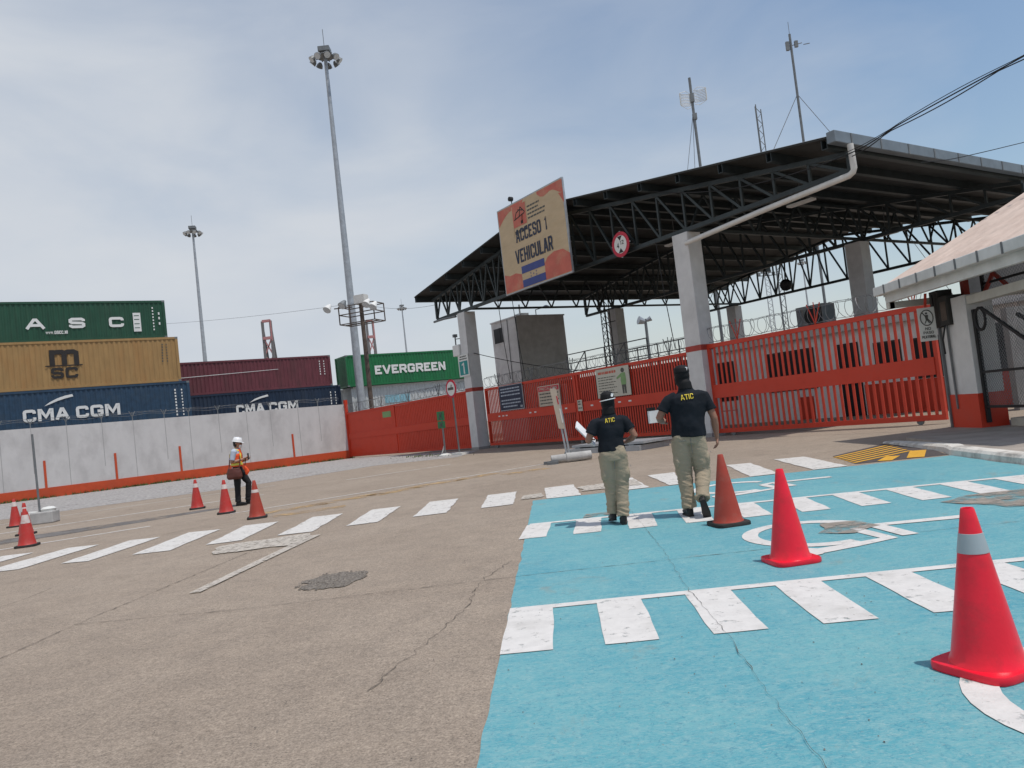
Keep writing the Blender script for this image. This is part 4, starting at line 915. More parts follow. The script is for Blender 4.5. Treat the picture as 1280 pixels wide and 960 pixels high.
w = MB(); w.box(-.35, .45, -.3, .3, 10.25, 10.85); w.build('control_box', MT['pvc'], t)
for x, z, c in ((-2.1, 10.2, 'lamp_white'), (1.45, 9.85, 'lamp_white'), (-.9, 10.3, 'galv_dark'), (.95, 10.1, 'lamp_white')):
    w = MB(); w.tube([(x, -.5, z + .25), (x - .04, -.65, z + .1), (x - .08, -.85, z - .12)], [.10, .19, .29], 14); l = w.build('floodlight', MT[c], t); w = MB(); w.tube([(x - .08, -.851, z - .122), (x - .083, -.87, z - .14)], [.26, .26], 14); w.build('lens', MT['lamp_glass'], l)
t = thing('floodlight_pole', 'slim far pole with a twin floodlight seen under the canopy', 'light pole', (10.95, 60, 0), 0)
w = MB(); w.tube([(0, 0, 0), (0, 0, 7.9)], [.14, .11], 8); w.build('pole', MT['galv_dark'], t)
w = MB(); w.tube([(-.1, 0, 7.7), (-.55, -.1, 7.85)], [.2, .34], 10); w.tube([(.1, 0, 7.75), (.45, -.1, 7.9)], [.12, .22], 10); w.build('floodlight', MT['galv'], t)
def crane(label, loc, hgt, wd, rot):
    t = thing('harbour_crane', label, 'crane', loc, rot, 'distant harbour cranes')
    w = MB(); x0 = wd / 2
    for x in (-x0, x0):
        for z0, z1 in ((0, hgt - 5), (hgt - 5, hgt)): w.bar((x, 0, z0), (x, 0, z1), .45 if z0 else .5)
        w.bar((x, 6, 0), (x, 0, hgt - 1), .35)
    w.build('leg_frame', MT['crane_grey'], t)
    w = MB(); w.bar((-x0, 0, hgt), (x0, 0, hgt), .5); w.bar((-x0 - .05, -.1, hgt - 3.4), (x0 + .05, -.1, hgt - 3.4), .55)
    for k in range(int(hgt / 3.4) - 1):
        z = hgt - 3.4 - 3.4 * k; w.bar((-x0, -.1, z), (x0, -.1, z - 3.4), .22); w.bar((x0, -.1, z), (-x0, -.1, z - 3.4), .22)
    w.bar((x0 + .06, -.1, hgt - 4), (x0 + .06, -.1, hgt), .3)
    w.build('bracing', MT['crane_red'], t)
crane('far red-topped crane frame rising behind the maroon container', (-46.6, 150, 0), 25.7, 1.6, 0)
crane('far red crane frame behind the rusty floodlight pole', (-28.2, 160, 0), 24.9, 1.3, .3)
def antenna(label, loc, hgt, r):
    t = thing('antenna_mast', label, 'antenna', loc, 0)
    w = MB(); w.tube([(0, 0, 0), (0, 0, hgt)], [r * 1.2, r], 8); w.build('pole', MT['galv_dark'], t); return t
t = antenna('antenna mast with a white wire-grid dish above the canopy', (16.75, 60, 0), 26.6, .11)
w = MB()
for side in (-1, 1):
    for k in range(9):
        a = R(-40 + 10 * k); pts = [(side * (.15 + .9 * math.sin(b0)), -.45 * (1 - math.cos(b0)) - .1, 24.9 + side * .12 + .72 * math.sin(a)) for b0 in [R(12 * j) for j in range(8)]]
        w.tube(pts, .028, 4)
    pts = [(side * (.15 + .9 * .99), -.45, 24.9 + side * .12 + .72 * math.sin(R(-40 + 10 * k))) for k in range(9)]; w.tube(pts, .045, 4)
    w.tube([(side * .15, -.1, 24.3 + side * .12), (side * .5, -.2, 24.15 + side * .12), (side * 1.04, -.45, 24.4 + side * .12)], .02, 4); w.tube([(side * .15, -.1, 25.4 + side * .12), (side * .5, -.2, 25.6 + side * .12), (side * 1.04, -.45, 25.4 + side * .12)], .02, 4)
w.build('grid_dish', MT['sign_white'], t)
w = MB(); w.box(-.14, .14, -.2, .2, 24.6, 25.3); w.build('mount', MT['galv_dark'], t); w = MB(); w.box(-.1, .2, -.15, .15, 23.2, 23.7); w.build('radio_box', MT['galv_dark'], t)
w = MB(); w.tube([(0, 0, 24), (-2.2, 0, 14), (-3.2, 0, 0)], .02, 4); w.tube([(-.1, 0, 23.5), (-.9, 0, 14), (-1.2, 0, 0)], .02, 4); w.build('stay_wire', MT['wire'], t)
t = antenna('slender antenna mast with two guy wires above the canopy peak', (25.1, 60, 0), 29.2, .10)
w = MB(); w.bar((-.35, 0, 28.2), (.9, 0, 28.4), .05); w.box(-.4, -.15, -.1, .1, 27.9, 28.6); w.box(.3, .55, -.1, .1, 28.1, 28.6); w.bar((1.0, 0, 28.25), (1.5, 0, 28.3), .05); w.bar((0, 0, 29), (0, 0, 30.2), .03); w.build('aerial', MT['galv_dark'], t)
w = MB(); w.tube([(0, 0, 24.3), (-2.5, 0, 20), (-14, 0, 0)], .025, 4); w.tube([(0, 0, 24.3), (2.3, 0, 20.8), (14, 0, 0)], .025, 4); w.build('guy_wire', MT['wire'], t)
t = thing('lattice_tower', 'thin blue-grey lattice tower tip between the two antenna masts', 'tower', (22.6, 62, 0), .3)
w = MB()
for x, y in ((-.22, 0), (.22, 0), (0, .38)): w.bar((x, y, 0), (x, y, 24.6 if x <= 0 else 24.2), .06)
for k in range(27): z = k * .9; w.bar((-.22, 0, z), (.22, 0, z + .45), .035); w.bar((.22, 0, z + .45), (-.22, 0, z + .9), .035)
w.build('lattice', MT['galv_dark'], t)
t = thing('lattice_tower', 'pale far lattice tower seen under the canopy left of the far mast', 'tower', (66, 190, 0), .2)
w = MB()
for x, y in ((-.6, 0), (.6, 0), (0, 1.0)): w.bar((x, y, 0), (x, y, 30.5), .16)
for k in range(20): z = k * 1.5; w.bar((-.6, 0, z), (.6, 0, z + .75), .1); w.bar((.6, 0, z + .75), (-.6, 0, z + 1.5), .1)
w.build('lattice', MT['galv'], t)
w = MB()
for k in range(5): w.box(-2.4 + k, -1.8 + k, -.3, .3, 29.4 + .5 * (k % 2), 30.1 + .5 * (k % 2))
w.bar((-2.4, 0, 29.3), (2.6, 0, 29.3), .2); w.build('lamp_bar', MT['galv_dark'], t)

# ================================================================== cables
def sag(p, q, s, n=14): return [Vector(p).lerp(Vector(q), k / n) - Vector((0, 0, s * 4 * (k / n) * (1 - k / n))) for k in range(n + 1)]
def cable(label, strands, m='black', name='overhead_cable'):
    t = thing(name, label, 'cable', tuple(strands[0][0][0]), 0); o = Vector(strands[0][0][0])
    for pts, r in strands: w = MB(); w.tube([Vector(p) - o for p in pts], r, 5); w.build('strand', MT[m], t)
    return t
def smooth_path(P, n=5):
    P = [Vector(p) for p in P]; out = []
    for i in range(len(P) - 1):
        a, b, c, d = P[max(i - 1, 0)], P[i], P[i + 1], P[min(i + 2, len(P) - 1)]
        for k in range(n): t = k / n; out.append(.5 * ((2 * b) + (c - a) * t + (2 * a - 5 * b + 4 * c - d) * t * t + (3 * b - a - 3 * c + d) * t ** 3))
    return out + [P[-1]]
main = smooth_path([(5.4, 26.79, 8.83), (6.1, 25.67, 8.33), (7.2, 23.93, 7.76), (8.17, 22.38, 7.47), (9.04, 21.01, 7.35), (9.75, 19.87, 7.36), (10.35, 18.91, 7.58), (11.15, 17.65, 7.79), (11.89, 16.47, 7.96), (12.43, 15.61, 8.13)])
st2 = [p + Vector((0, 0, -.02 - .08 * abs(math.sin(k * .33)))) for k, p in enumerate(main)][24:]; st3 = [p + Vector((0, .02, .02 + .05 * abs(math.sin(k * .29 + 1)))) for k, p in enumerate(main)][22:]
cable('thick twisted black cable dropping from the upper right to the canopy truss', [(main, .017), (st2, .015), (st3, .010)])
cable('single thin black cable running from the upper right to the canopy gutter', [(smooth_path([(12.66, 22.34, 7.49), (13.9, 23.0, 7.66), (15.6, 23.9, 8.02), (17.65, 25.0, 8.49), (20, 26.2, 9.0)]), .013)])
cable('insulated wire with beads strung from the left column towards the grey tower', [(sag(tuple(fa(.05, .3, 4.85)), tuple(fa(2.6, 6.8, 3.2)), .2), .018)])
cable('wire with bead insulators running left from the middle column', [(sag(tuple(fa(14.6, .4, 5.35)), tuple(fa(9.5, 6.5, 3.9)), .12), .016)])
cable('thin wire crossing the sky between the containers and the floodlight pole', [(sag((-60, 88, 19.2), (-9.6, 52, 10.35), 1.0), .011)], 'galv_dark')
cable('thin wire from the floodlight pole to the canopy eave', [(sag((-9.6, 52, 10.3), tuple(fa(-3.0, .2, 7.9)), .3), .010)], 'galv_dark')
for s_, z1, lb_ in ((3.1, 3.2, 'thin cord hanging from the truss by the left edge of the big sign'), (4.3, 3.1, 'thin cord hanging from the truss beneath the big sign'), (13.75, 3.15, 'thin cord hanging from the truss left of the middle column')):
    cable(lb_, [([fa(s_, .1, 7.0), fa(s_ + .08, .12, 5.1), fa(s_ + .2, .2, z1)], .016)], 'black', 'hanging_cord')

# ================================================================== tiled guard shelter, pillar, fence on the right
sh = thing('tiled_shelter', 'shelter with a pale terracotta tiled roof at the right edge', 'building', (8.5, 17.2, 0), 0)
YF, YN = 0.0, -6.1; EX, EZ, RX, RZ2 = 0.0, 3.27, 3.6, 5.12
w = MB(); n = 28
def wave(k): return .035 * (1 if k % 2 else 0)
for s0, s1 in ((0, 1), (1, 2)):
    o = len(w.v); pts = []
    rows = 9
    for r_ in range(rows + 1):
        t_ = r_ / rows
        if s0 == 0: x, z = EX - .05 + (RX - EX + .05) * t_, EZ + (RZ2 - EZ) * t_
        else: x, z = RX + 3.6 * t_, RZ2 - (RZ2 - EZ) * t_
        for k in range(n * 2 + 1): w.v.append(Vector((x, YF + (YN - YF) * k / (2 * n), z + wave(k) + .06)))
    m_ = n * 2 + 1
    for r_ in range(rows):
        for k in range(n * 2): w.face((o + r_ * m_ + k, o + r_ * m_ + k + 1, o + (r_ + 1) * m_ + k + 1, o + (r_ + 1) * m_ + k))
w.build('roof_tiles', MT['tile'], sh, fix=False)
w = MB(); w.plate([(EX, EZ - .02), (RX, RZ2 - .02), (7.2, EZ - .02), (7.2, EZ + .04), (RX, RZ2 + .04), (EX, EZ + .04)], YN + .03, YF - .03); w.build('roof_deck', MT['brown_wall'], sh)
w = MB(); w.box(-.20, -.02, YN, YF + .02, EZ - .10, EZ + .10); gu = w.build('eave_gutter', MT['fascia'], sh, bevel=.02)
w = MB()
for k in range(9): y = YF - .5 - k * .68; w.box(-.215, -.201, y - .02, y + .02, EZ - .1, EZ + .1)
w.build('gutter_bracket', MT['galv_dark'], gu)
w = MB(); w.box(.0, .12, YN + .2, YF - .1, EZ - .28, EZ - .03); w.build('eave_beam', MT['fascia'], sh)
w = MB(); w.box(.02, 7.1, YF - .24, YF - .12, EZ - .42, EZ - .28); w.box(.0, .12, YF - .24, YF - .1, EZ - .42, EZ - .285); w.build('gable_beam', MT['lintel'], sh)
w = MB(); w.box(-.03, .03, YN - .02, YN + .02, EZ, EZ + .02); w.plate([(EX, EZ - .14), (RX, RZ2 - .14), (RX, RZ2 - .025), (EX, EZ - .025)], YF - .08, YF - .035); w.build('barge_board', MT['fascia'], sh)
w = MB()
for y in (-.6, -2.6, -5.4): w.box(6.7, 6.95, y - .12, y + .12, 0, EZ - .02)
w.build('rear_post', MT['column'], sh)
pl = thing('entrance_pillar', 'white pillar with a red base at the right end of the gates', 'pillar', (9.33, 15.56, .12), 0)
w = MB(); w.box(0, .55, 0, .5, 0, 2.72); w.box(.02, .55, .5, 1.1, 0, 2.18); w.build('shaft', MT['column'], pl, bevel=.01)
w = MB(); w.box(-.006, .556, -.006, 1.106, 0, .70); w.build('red_base', MT['red'], pl)
w = MB(); w.bar((-.02, .72, .4), (-.02, .72, 2.3), .035); w.bar((-.02, 1.02, .0), (-.02, 1.02, 2.2), .05); w.build('conduit', MT['galv_dark'], pl)
mb_ = thing('meter_box', 'dark weathered meter box on the white pillar below the tiled eave', 'box', (9.30, 16.12, 2.30), 0)
w = MB(); w.box(-.05, .3, -.05, .26, 0, .62); w.box(-.03, .3, .3, .62, -.02, .78); w.build('casing', MT['dull_green'], mb_, bevel=.01)
w = MB(); w.bar((-.08, .42, -.02), (-.08, .42, .7), .03); w.tube([(-.06, .1, .0), (-.09, .2, -.3), (-.05, .25, -.6)], .018, 6); w.build('cable', MT['black'], mb_)
w = MB(); w.box(-.056, -.051, .0, .2, .1, .5); w.build('lid', MT['rust'], mb_)
po = thing('pedestrian_gateway', 'beige-white lintel and post forming the pedestrian entrance', 'gateway', (9.33, 15.56, .12), 0)
LX, LY = -.20, -2.75
w = MB(); w.bar((.14, -.01, 2.60), (LX + .12, LY + .1, 2.60), .22, .17); w.build('lintel', MT['lintel'], po)
w = MB(); w.box(LX, LX + .3, LY - .22, LY + .1, .0, 2.70); c = w.build('post', MT['fascia'], po); w = MB(); w.box(LX - .004, LX + .304, LY - .224, LY + .104, 0, .75); w.build('red_base', MT['red'], c)
w = MB(); w.box(LX - .006, LX - .001, LY - .12, LY + .02, 1.86, 1.94); w.build('sticker', MT['teal'], c)
ga_ = thing('chain_link_gate', 'dark-framed chain-link gate in the pedestrian entrance', 'gate', (9.45, 15.5, .12), 0)
GH, GW = 2.40, 2.45
w = MB(); w.bar((0, 0, .1), (0, 0, GH), .07); w.bar((-.15, -GW, .35), (-.15, -GW, GH), .05); w.bar((0, 0, 1.12), (-.15, -GW, 1.12), .05); w.bar((0, 0, .42), (-.15, -GW, .42), .05); w.bar((-.01, -.25, GH), (-.14, -GW + .2, 1.25), .05); w.build('frame', MT['black'], ga_)
w = MB(); w.tube([(-.02, -.2 + .16 * math.cos(R(18 * k)), 2.18 + .22 * math.sin(R(18 * k))) for k in range(-5, 16)], .03, 6); w.build('cable_loop', MT['black'], ga_)
def mesh_link(parent, x0, y0, x1, y1, z0, z1, step=.075, r=.0035):
    w = MB(); L = math.hypot(x1 - x0, y1 - y0); H_ = z1 - z0
    def P(u, z): return (x0 + (x1 - x0) * u / L, y0 + (y1 - y0) * u / L, z0 + z)
    k = -H_
    while k < L:
        for sgn in (1, -1):
            ua, za = k, (0 if sgn > 0 else H_); ub, zb_ = k + H_, (H_ if sgn > 0 else 0)
            if ua < 0: za += sgn * (-ua); ua = 0
            if ub > L: zb_ -= sgn * (ub - L); ub = L
            if ub - ua > .02: w.tube([P(ua, za), P(ub, zb_)], r, 3)
        k += step
    return w.build('wire_mesh', MT['galv_dark'], parent)
mesh_link(ga_, 0, 0, -.15, -GW, .42, GH)
st = thing('entrance_step', 'pale stone steps behind the chain-link gate', 'steps', (9.75, 12.9, .12), 0)
w = MB(); w.box(0, 1.6, 0, 2.4, 0, .16); w.box(.3, 1.6, 0, 2.4, .16, .32); w.build('stone_block', MT['stone'], st)
t = thing('plank_stair', 'weathered brown plank stair leaning behind the chain-link gate', 'stair', (12.2, 14.6, 0), 0)
w = MB()
for y in (0, .9): w.bar((0, y, 2.5), (1.9, y, .1), .06, .28)
w.build('stringer', MT['stair_brown'], t)
for k in range(8): w = MB(); w.box(.1 + .22 * k, .38 + .22 * k, 0.03, .87, 2.28 - .28 * k, 2.33 - .28 * k); w.build('tread', MT['stair_brown'], t)
fn = thing('mesh_fence', 'tall chain-link fence with angled braces behind the entrance', 'fence', (9.95, 15.9, 0), 0)
w = MB(); w.bar((0, 0, 0), (0, 0, 3.6), .06); w.bar((.1, -4.2, 0), (.1, -4.2, 3.9), .06); w.bar((0, 0, 3.05), (.1, -4.2, 3.05), .045); w.bar((.1, -4.2, 3.4), (.05, -2.2, 2.9), .05); w.bar((0.02, -.9, 2.3), (0.08, -3.6, .8), .06); w.build('frame', MT['black'], fn)
mesh_link(fn, 0, 0, .1, -4.2, .5, 3.9, .085)
w = MB(); w.bar((-.05, .1, 2.65), (.02, -.35, 3.22), .06); w.bar((.02, -.35, 3.22), (.05, -.75, 2.85), .06); w.bar((-.2, .3, 2.4), (-.2, .3, 3.3), .12); w.build('red_brace', MT['red_dark'], fn)
gw = thing('block_wall', 'grey block wall seen through the chain-link gate', 'wall', (14.6, 21.5, 0), 0)
w = MB(); w.box(-.6, 9, 0, .25, 0, 2.9); w.build('blocks', MT['corr_dark'], gw)
np_ = thing('no_pedestrians_sign', 'white no-pedestrians plate hanging from the tiled eave by the pillar', 'sign', (9.0, 16.45, 2.02), R(-12))
w = MB(); w.box(-.17, .17, 0, .012, 0, .72); w.build('plate', MT['sign_white'], np_)
w = MB()
w.tube([(.125 * math.cos(R(15 * k)), -.004, .50 + .165 * math.sin(R(15 * k))) for k in range(25)], .011, 5); w.bar((-.08, -.006, .62), (.08, -.006, .38), .006, .02)
w.plate([(-.02, .44), (.02, .44), (.035, .56), (-.035, .56)], -.006, -.001); w.bar((-.01, -.004, .45), (-.045, -.004, .38), .005, .02); w.bar((.01, -.004, .45), (.045, -.004, .38), .005, .02); w.plate([(.022 * math.cos(R(36 * k)), .595 + .022 * math.sin(R(36 * k))) for k in range(10)], -.006, -.001)
w.text('NO', -.055, .235, .11, .06, -.001, .02); w.text('PASO', -.1, .15, .2, .06, -.001, .02); w.text('PEATONAL', -.135, .06, .27, .06, -.001, .02); w.build('marking', MT['text_dark'], np_)
w = MB(); w.bar((.0, .006, .72), (.04, .006, 1.02), .045); w.build('hanger_strap', MT['red'], np_)

# ================================================================== cones
def cone(label, loc, rot, h, bm_, base_m, sleeve=None, sm='reflect', old=False, bw=.19):
    t = thing('traffic_cone', label, 'cone', loc, rot, 'traffic cones')
    w = MB(); s = bw; q = []
    for k in range(40):
        a = 2 * math.pi * (k + .5) / 40; c, sn = math.cos(a), math.sin(a); e = 6
        r = s / ((abs(c) ** e + abs(sn) ** e) ** (1 / e)); q.append((r * c, r * sn))
    rings = [(.99, .0), (1.0, .006), (1.0, .028), (.985, .036)] if not old else [(1, 0), (1.0, .03), (.97, .038)]
    o = 0
    for sc, z in rings: w.v += [Vector((x * sc, y * sc, z)) for x, y in q]
    for i in range(len(rings) - 1):
        for k in range(40): k2 = (k + 1) % 40; w.face((i * 40 + k, i * 40 + k2, (i + 1) * 40 + k2, (i + 1) * 40 + k))
    w.face(range(39, -1, -1)); w.face([(len(rings) - 1) * 40 + k for k in range(40)])
    w.build('base', base_m, t, smooth=True)
    r0, r1 = .150, .030
    w = MB(); prof = [(.168, .030), (.160, .045), (r0, .062)] + [(r0 + (r1 - r0) * k / 12, .062 + (h - .07) * k / 12) for k in range(1, 13)] + [(r1 - .004, h), (r1 - .010, h - .002), (r1 - .012, h - .05)]
    w.lathe(prof, (0, 0, 0), 36); w.build('cone_body', bm_, t, smooth=True)
    if sleeve:
        z0, z1 = sleeve; f = lambda z: r0 + (r1 - r0) * (z - .062) / (h - .07) + .0022
        w = MB(); w.lathe([(f(z0) - .002, z0), (f(z0), z0 + .001), (f(z1), z1 - .001), (f(z1) - .002, z1)], (0, 0, 0), 36); w.build('reflective_sleeve', MT[sm], t, smooth=True)
    return t
N_, O_, D_ = MT['cone_new'], MT['cone_old'], MT['cone_mid']
cone('bright red cone with a grey reflective sleeve, nearest on the blue bay', (2.035, 3.60, .006), R(24), .74, N_, N_, (.535, .625))
cone('bright red cone without a sleeve on the painted wheelchair symbol', (2.06, 6.22, .006), R(8), .74, N_, N_)
cone('faded orange cone with a black base beside the walking man', (2.13, 8.27, .006), R(10), .75, O_, MT['rubber'], old=True)
cone('faded cone with a worn top at the right of the worker', (-5.28, 15.2, .006), R(15), .74, O_, MT['rubber'], (.50, .56), 'reflect_old', old=True)
cone('red cone with a pale sleeve just left of the worker', (-6.65, 17.2, .006), R(15), .74, D_, MT['rubber'], (.54, .64), 'reflect_old', old=True)
cone('red cone with a pale sleeve farthest left of the worker', (-8.30, 19.6, .006), R(20), .74, D_, MT['rubber'], (.54, .64), 'reflect_old', old=True)
cone('nearest red cone of the cluster at the left edge', (-9.55, 14.75, .006), R(15), .72, D_, MT['rubber'], (.44, .60), 'reflect_old', old=True)
cone('red cone with a white cap band behind the left pair, by the bucket post', (-13.6, 20.6, .006), R(15), .74, D_, MT['rubber'], (.54, .66), 'reflect_old', old=True)
cone('middle red cone of the left cluster, half hidden by the nearest', (-11.4, 17.6, .006), R(15), .72, D_, MT['rubber'], (.52, .62), 'reflect_old', old=True)

# ================================================================== small street things
t = thing('bucket_post', 'thin grey post set in a whitewashed concrete block by the left cones', 'post', (-13.0, 20.75, 0), R(10))
w = MB(); w.tube([(-.02, 0, .1), (-.05, 0, 2.42)], .03, 8); w.build('post', MT['galv_dark'], t)
w = MB(); w.box(-.18, .38, -.25, .25, 0, .32); w.build('block', MT['bucket'], t, bevel=.03)
w = MB(); w.lathe([(.05, .31), (.17, .32), (.19, .38), (.12, .43), (.02, .44)], (.2, 0, 0), 14); w.lathe([(.05, .31), (.13, .32), (.12, .38), (.02, .39)], (-.18, -.05, -.04), 12); w.build('cap_lump', MT['sign_white'], t, smooth=True)
t = thing('portable_sign', 'narrow faded sign on a grey twin post with a pipe-shaped concrete foot', 'sign', (1.25, 21.3, 0), R(-8))
w = MB(); w.bar((.04, 0, .15), (-.12, 0, 2.1), .05); w.bar((.12, 0, .15), (-.0, 0, 1.75), .05); w.build('post', MT['galv'], t)
w = MB(); w.plate([(-.10, .95), (.07, .93), (-.05, 2.06), (-.22, 2.08)], -.05, -.038); w.build('sign_plate', MT['sign_beige'], t)
w = MB(); w.plate([(-.045, 1.62), (-.015, 1.62), (-.04, 1.85), (-.07, 1.85)], -.056, -.051); w.build('red_mark', MT['sign_ring'], t); w = MB(); w.plate([(.01, 1.1), (.045, 1.1), (.01, 1.5), (-.025, 1.5)], -.057, -.0515); w.build('white_mark', MT['sign_white'], t)
w = MB(); w.tube([(-.4, -.1, .13), (.0, -.02, .13), (.02, -.02, .13), (.3, .05, .13), (.7, .12, .14)], [.11, .115, .14, .13, .12], 14); w.build('concrete_foot', MT['bucket'], t, smooth=True)
w = MB(); w.box(-.5, -.2, -.35, -.15, 0, .07); w.box(-.62, -.3, -.1, .05, 0, .08); w.tube([(-.1, 0, .1), (.08, 0, .42), (.24, 0, .1)], .025, 6); w.build('stand_leg', MT['galv_dark'], t)
t = thing('steel_plate_stack', 'low stack of grey steel plates lying before the gate behind the two officers', 'plates', (3.1, 24.4, 0), R(-50))
w = MB(); w.box(-1.6, 1.5, -.7, .7, 0, .16); w.box(-1.45, 1.6, -.6, .75, .2, .27); w.build('plate', MT['galv'], t)
w = MB(); w.box(.1, .6, -.8, -.7, .02, .18); w.box(-1.3, -1.1, -.6, .6, .16, .2); w.box(1.0, 1.2, -.6, .6, .16, .2); w.build('block', MT['galv_dark'], t)
t = thing('green_sign_post', 'short post with two small green plates left of the column', 'sign', (-3.39, 35.2, 0), R(-50))
w = MB(); w.bar((0, 0, 0), (.04, 0, 1.95), .06); w.build('post', MT['galv_dark'], t)
for z0, z1 in ((1.28, 1.6), (1.64, 2.05)):
    w = MB(); w.box(-.28, .3, -.05, -.035, z0, z1); c = w.build('green_plate', MT['green'], t); w = MB(); w.bar((-.12, -.055, z0 + .06), (.1, -.055, z1 - .06), .008, .09); w.bar((.14, -.055, z0 + .06), (-.1, -.055, z1 - .1), .008, .05); w.build('pictogram', MT['text_dark'], c)
w = MB(); w.lathe([(.3, 0), (.3, .06), (.1, .12)], (0, 0, 0), 12); w.bar((-.35, 0, .03), (.35, 0, .03), .08); w.bar((-.3, 0, .05), (0, 0, .5), .04); w.build('foot', MT['sign_white'], t)
t = thing('round_sign_post', 'round red-ringed sign on a slim post against the left column', 'sign', (-2.75, 35.0, 0), R(-52))
w = MB(); w.bar((.05, 0, 0), (0, 0, 2.8), .055); w.build('post', MT['galv_dark'], t)
w = MB(); w.lathe([(.001, -.01), (.42, -.01), (.42, .01), (.001, .01)], (0, -.045, 3.02), 28, 'Y'); c = w.build('disc', MT['sign_ring'], t)
w = MB(); w.lathe([(.001, -.006), (.32, -.006), (.32, 0), (.001, 0)], (0, -.056, 3.02), 28, 'Y'); w.build('white_face', MT['sign_white'], c); w = MB(); w.box(-.24, .22, -.07, -.063, 2.96, 3.08); w.bar((.02, -.066, 3.05), (.08, -.066, 3.2), .006, .06); w.build('marking', MT['text_dark'], c)
w = MB(); w.box(-.3, .5, -.2, .2, 0, .1); w.build('foot', MT['sign_white'], t)

# ================================================================== people
def loft(mb, P, RR, side=(1, 0, 0), n=18):
    P = [Vector(p) for p in P]; k = len(P); o = len(mb.v); side = Vector(side)
    for i, p in enumerate(P):
        t = (P[min(i + 1, k - 1)] - P[max(i - 1, 0)]).normalized(); a = side - t * side.dot(t)
        a = a.normalized() if a.length > 1e-4 else Vector((0, 1, 0)); b0 = t.cross(a)
        ra, rb = RR[i] if isinstance(RR[i], tuple) else (RR[i], RR[i])
        for j in range(n): an = 2 * math.pi * j / n; mb.v.append(p + a * ra * math.cos(an) + b0 * rb * math.sin(an))
    for i in range(k - 1):
        for j in range(n): j2 = (j + 1) % n; mb.face((o + i * n + j, o + i * n + j2, o + (i + 1) * n + j2, o + (i + 1) * n + j))
    mb.face([o + j for j in range(n)][::-1]); mb.face([o + (k - 1) * n + j for j in range(n)])
def ell(mb, c, r, n=14, rot=None):
    c = Vector(c); o = len(mb.v); m = n // 2
    for i in range(1, m):
        th = math.pi * i / m
        for j in range(n):
            ph_ = 2 * math.pi * j / n; p = Vector((r[0] * math.sin(th) * math.cos(ph_), r[1] * math.sin(th) * math.sin(ph_), r[2] * math.cos(th)))
            if rot: p = rot @ p
            mb.v.append(c + p)
    for i in range(m - 2):
        for j in range(n): j2 = (j + 1) % n; mb.face((o + i * n + j, o + (i + 1) * n + j, o + (i + 1) * n + j2, o + i * n + j2))
    mb.face([o + j for j in range(n)]); mb.face([o + (m - 2) * n + j for j in range(n)][::-1])
def fuse(mb, name, m, parent, voxel=.008, smooth=4, wrinkle=None):
    ob = mb.build(name, m, None)
    md = ob.modifiers.new('remesh', 'REMESH'); md.mode = 'VOXEL'; md.voxel_size = voxel
    sm = ob.modifiers.new('smooth', 'SMOOTH'); sm.factor = .5; sm.iterations = smooth
    dg = bpy.context.evaluated_depsgraph_get(); me = bpy.data.meshes.new_from_object(ob.evaluated_get(dg)); old = ob.data
    bpy.data.objects.remove(ob); bpy.data.meshes.remove(old)
    if wrinkle:
        co = [v.co.copy() for v in me.vertices]; nr = [v.normal.copy() for v in me.vertices]
        for v, c, nn in zip(me.vertices, co, nr): v.co = c + nn * wrinkle(c)
    for p in me.polygons: p.use_smooth = True
    me.materials.clear(); me.materials.append(m); me.name = name
    ob = bpy.data.objects.new(name, me); COL.objects.link(ob); ob.parent = parent
    return ob
def hand(mb, wr, direc, palm, side, curl=.6, sc=1.0):
    """wrist, pointing direction, palm normal, thumb side (+1/-1)"""
    wr = Vector(wr); d = Vector(direc).normalized(); p = Vector(palm); p = (p - d * p.dot(d)).normalized(); a = d.cross(p) * side
    loft(mb, [wr, wr + d * .03 * sc, wr + d * .085 * sc], [(.026 * sc, .02 * sc), (.04 * sc, .018 * sc), (.042 * sc, .015 * sc)], a, 12)
    for k, (off, ln) in enumerate(((.030, .072), (.010, .082), (-.010, .076), (-.029, .06))):
        b0 = wr + d * .075 * sc + a * off * sc; q = [b0]; dd = d.copy()
        for j in range(3):
            c_, s_ = math.cos(curl * (.6 + .3 * j)), math.sin(curl * (.6 + .3 * j)); dd = (dd * c_ + p * s_).normalized(); p2 = (p * c_ - dd * 0).normalized()
            q.append(q[-1] + dd * ln * sc * (.42, .33, .25)[j])
        loft(mb, q, [.0095 * sc, .0095 * sc, .0085 * sc, .0065 * sc], a, 8)
    b0 = wr + d * .03 * sc + a * .03 * sc
    loft(mb, [b0, b0 + (d * .6 + a * .8).normalized() * .035 * sc, b0 + (d * .6 + a * .8).normalized() * .035 * sc + (d * .9 + a * .2 + p * .5).normalized() * .035 * sc], [.013 * sc, .011 * sc, .008 * sc], p, 8)
def arm_skin(mb, sh_, el, wr, k=1.):
    sh_, el, wr = Vector(sh_), Vector(el), Vector(wr)
    loft(mb, [sh_, sh_.lerp(el, .5), el, el.lerp(wr, .3), el.lerp(wr, .7), wr], [.052 * k, .048 * k, .041 * k, .043 * k, .034 * k, (.028 * k, .023 * k)], (0, 1, 0), 14)
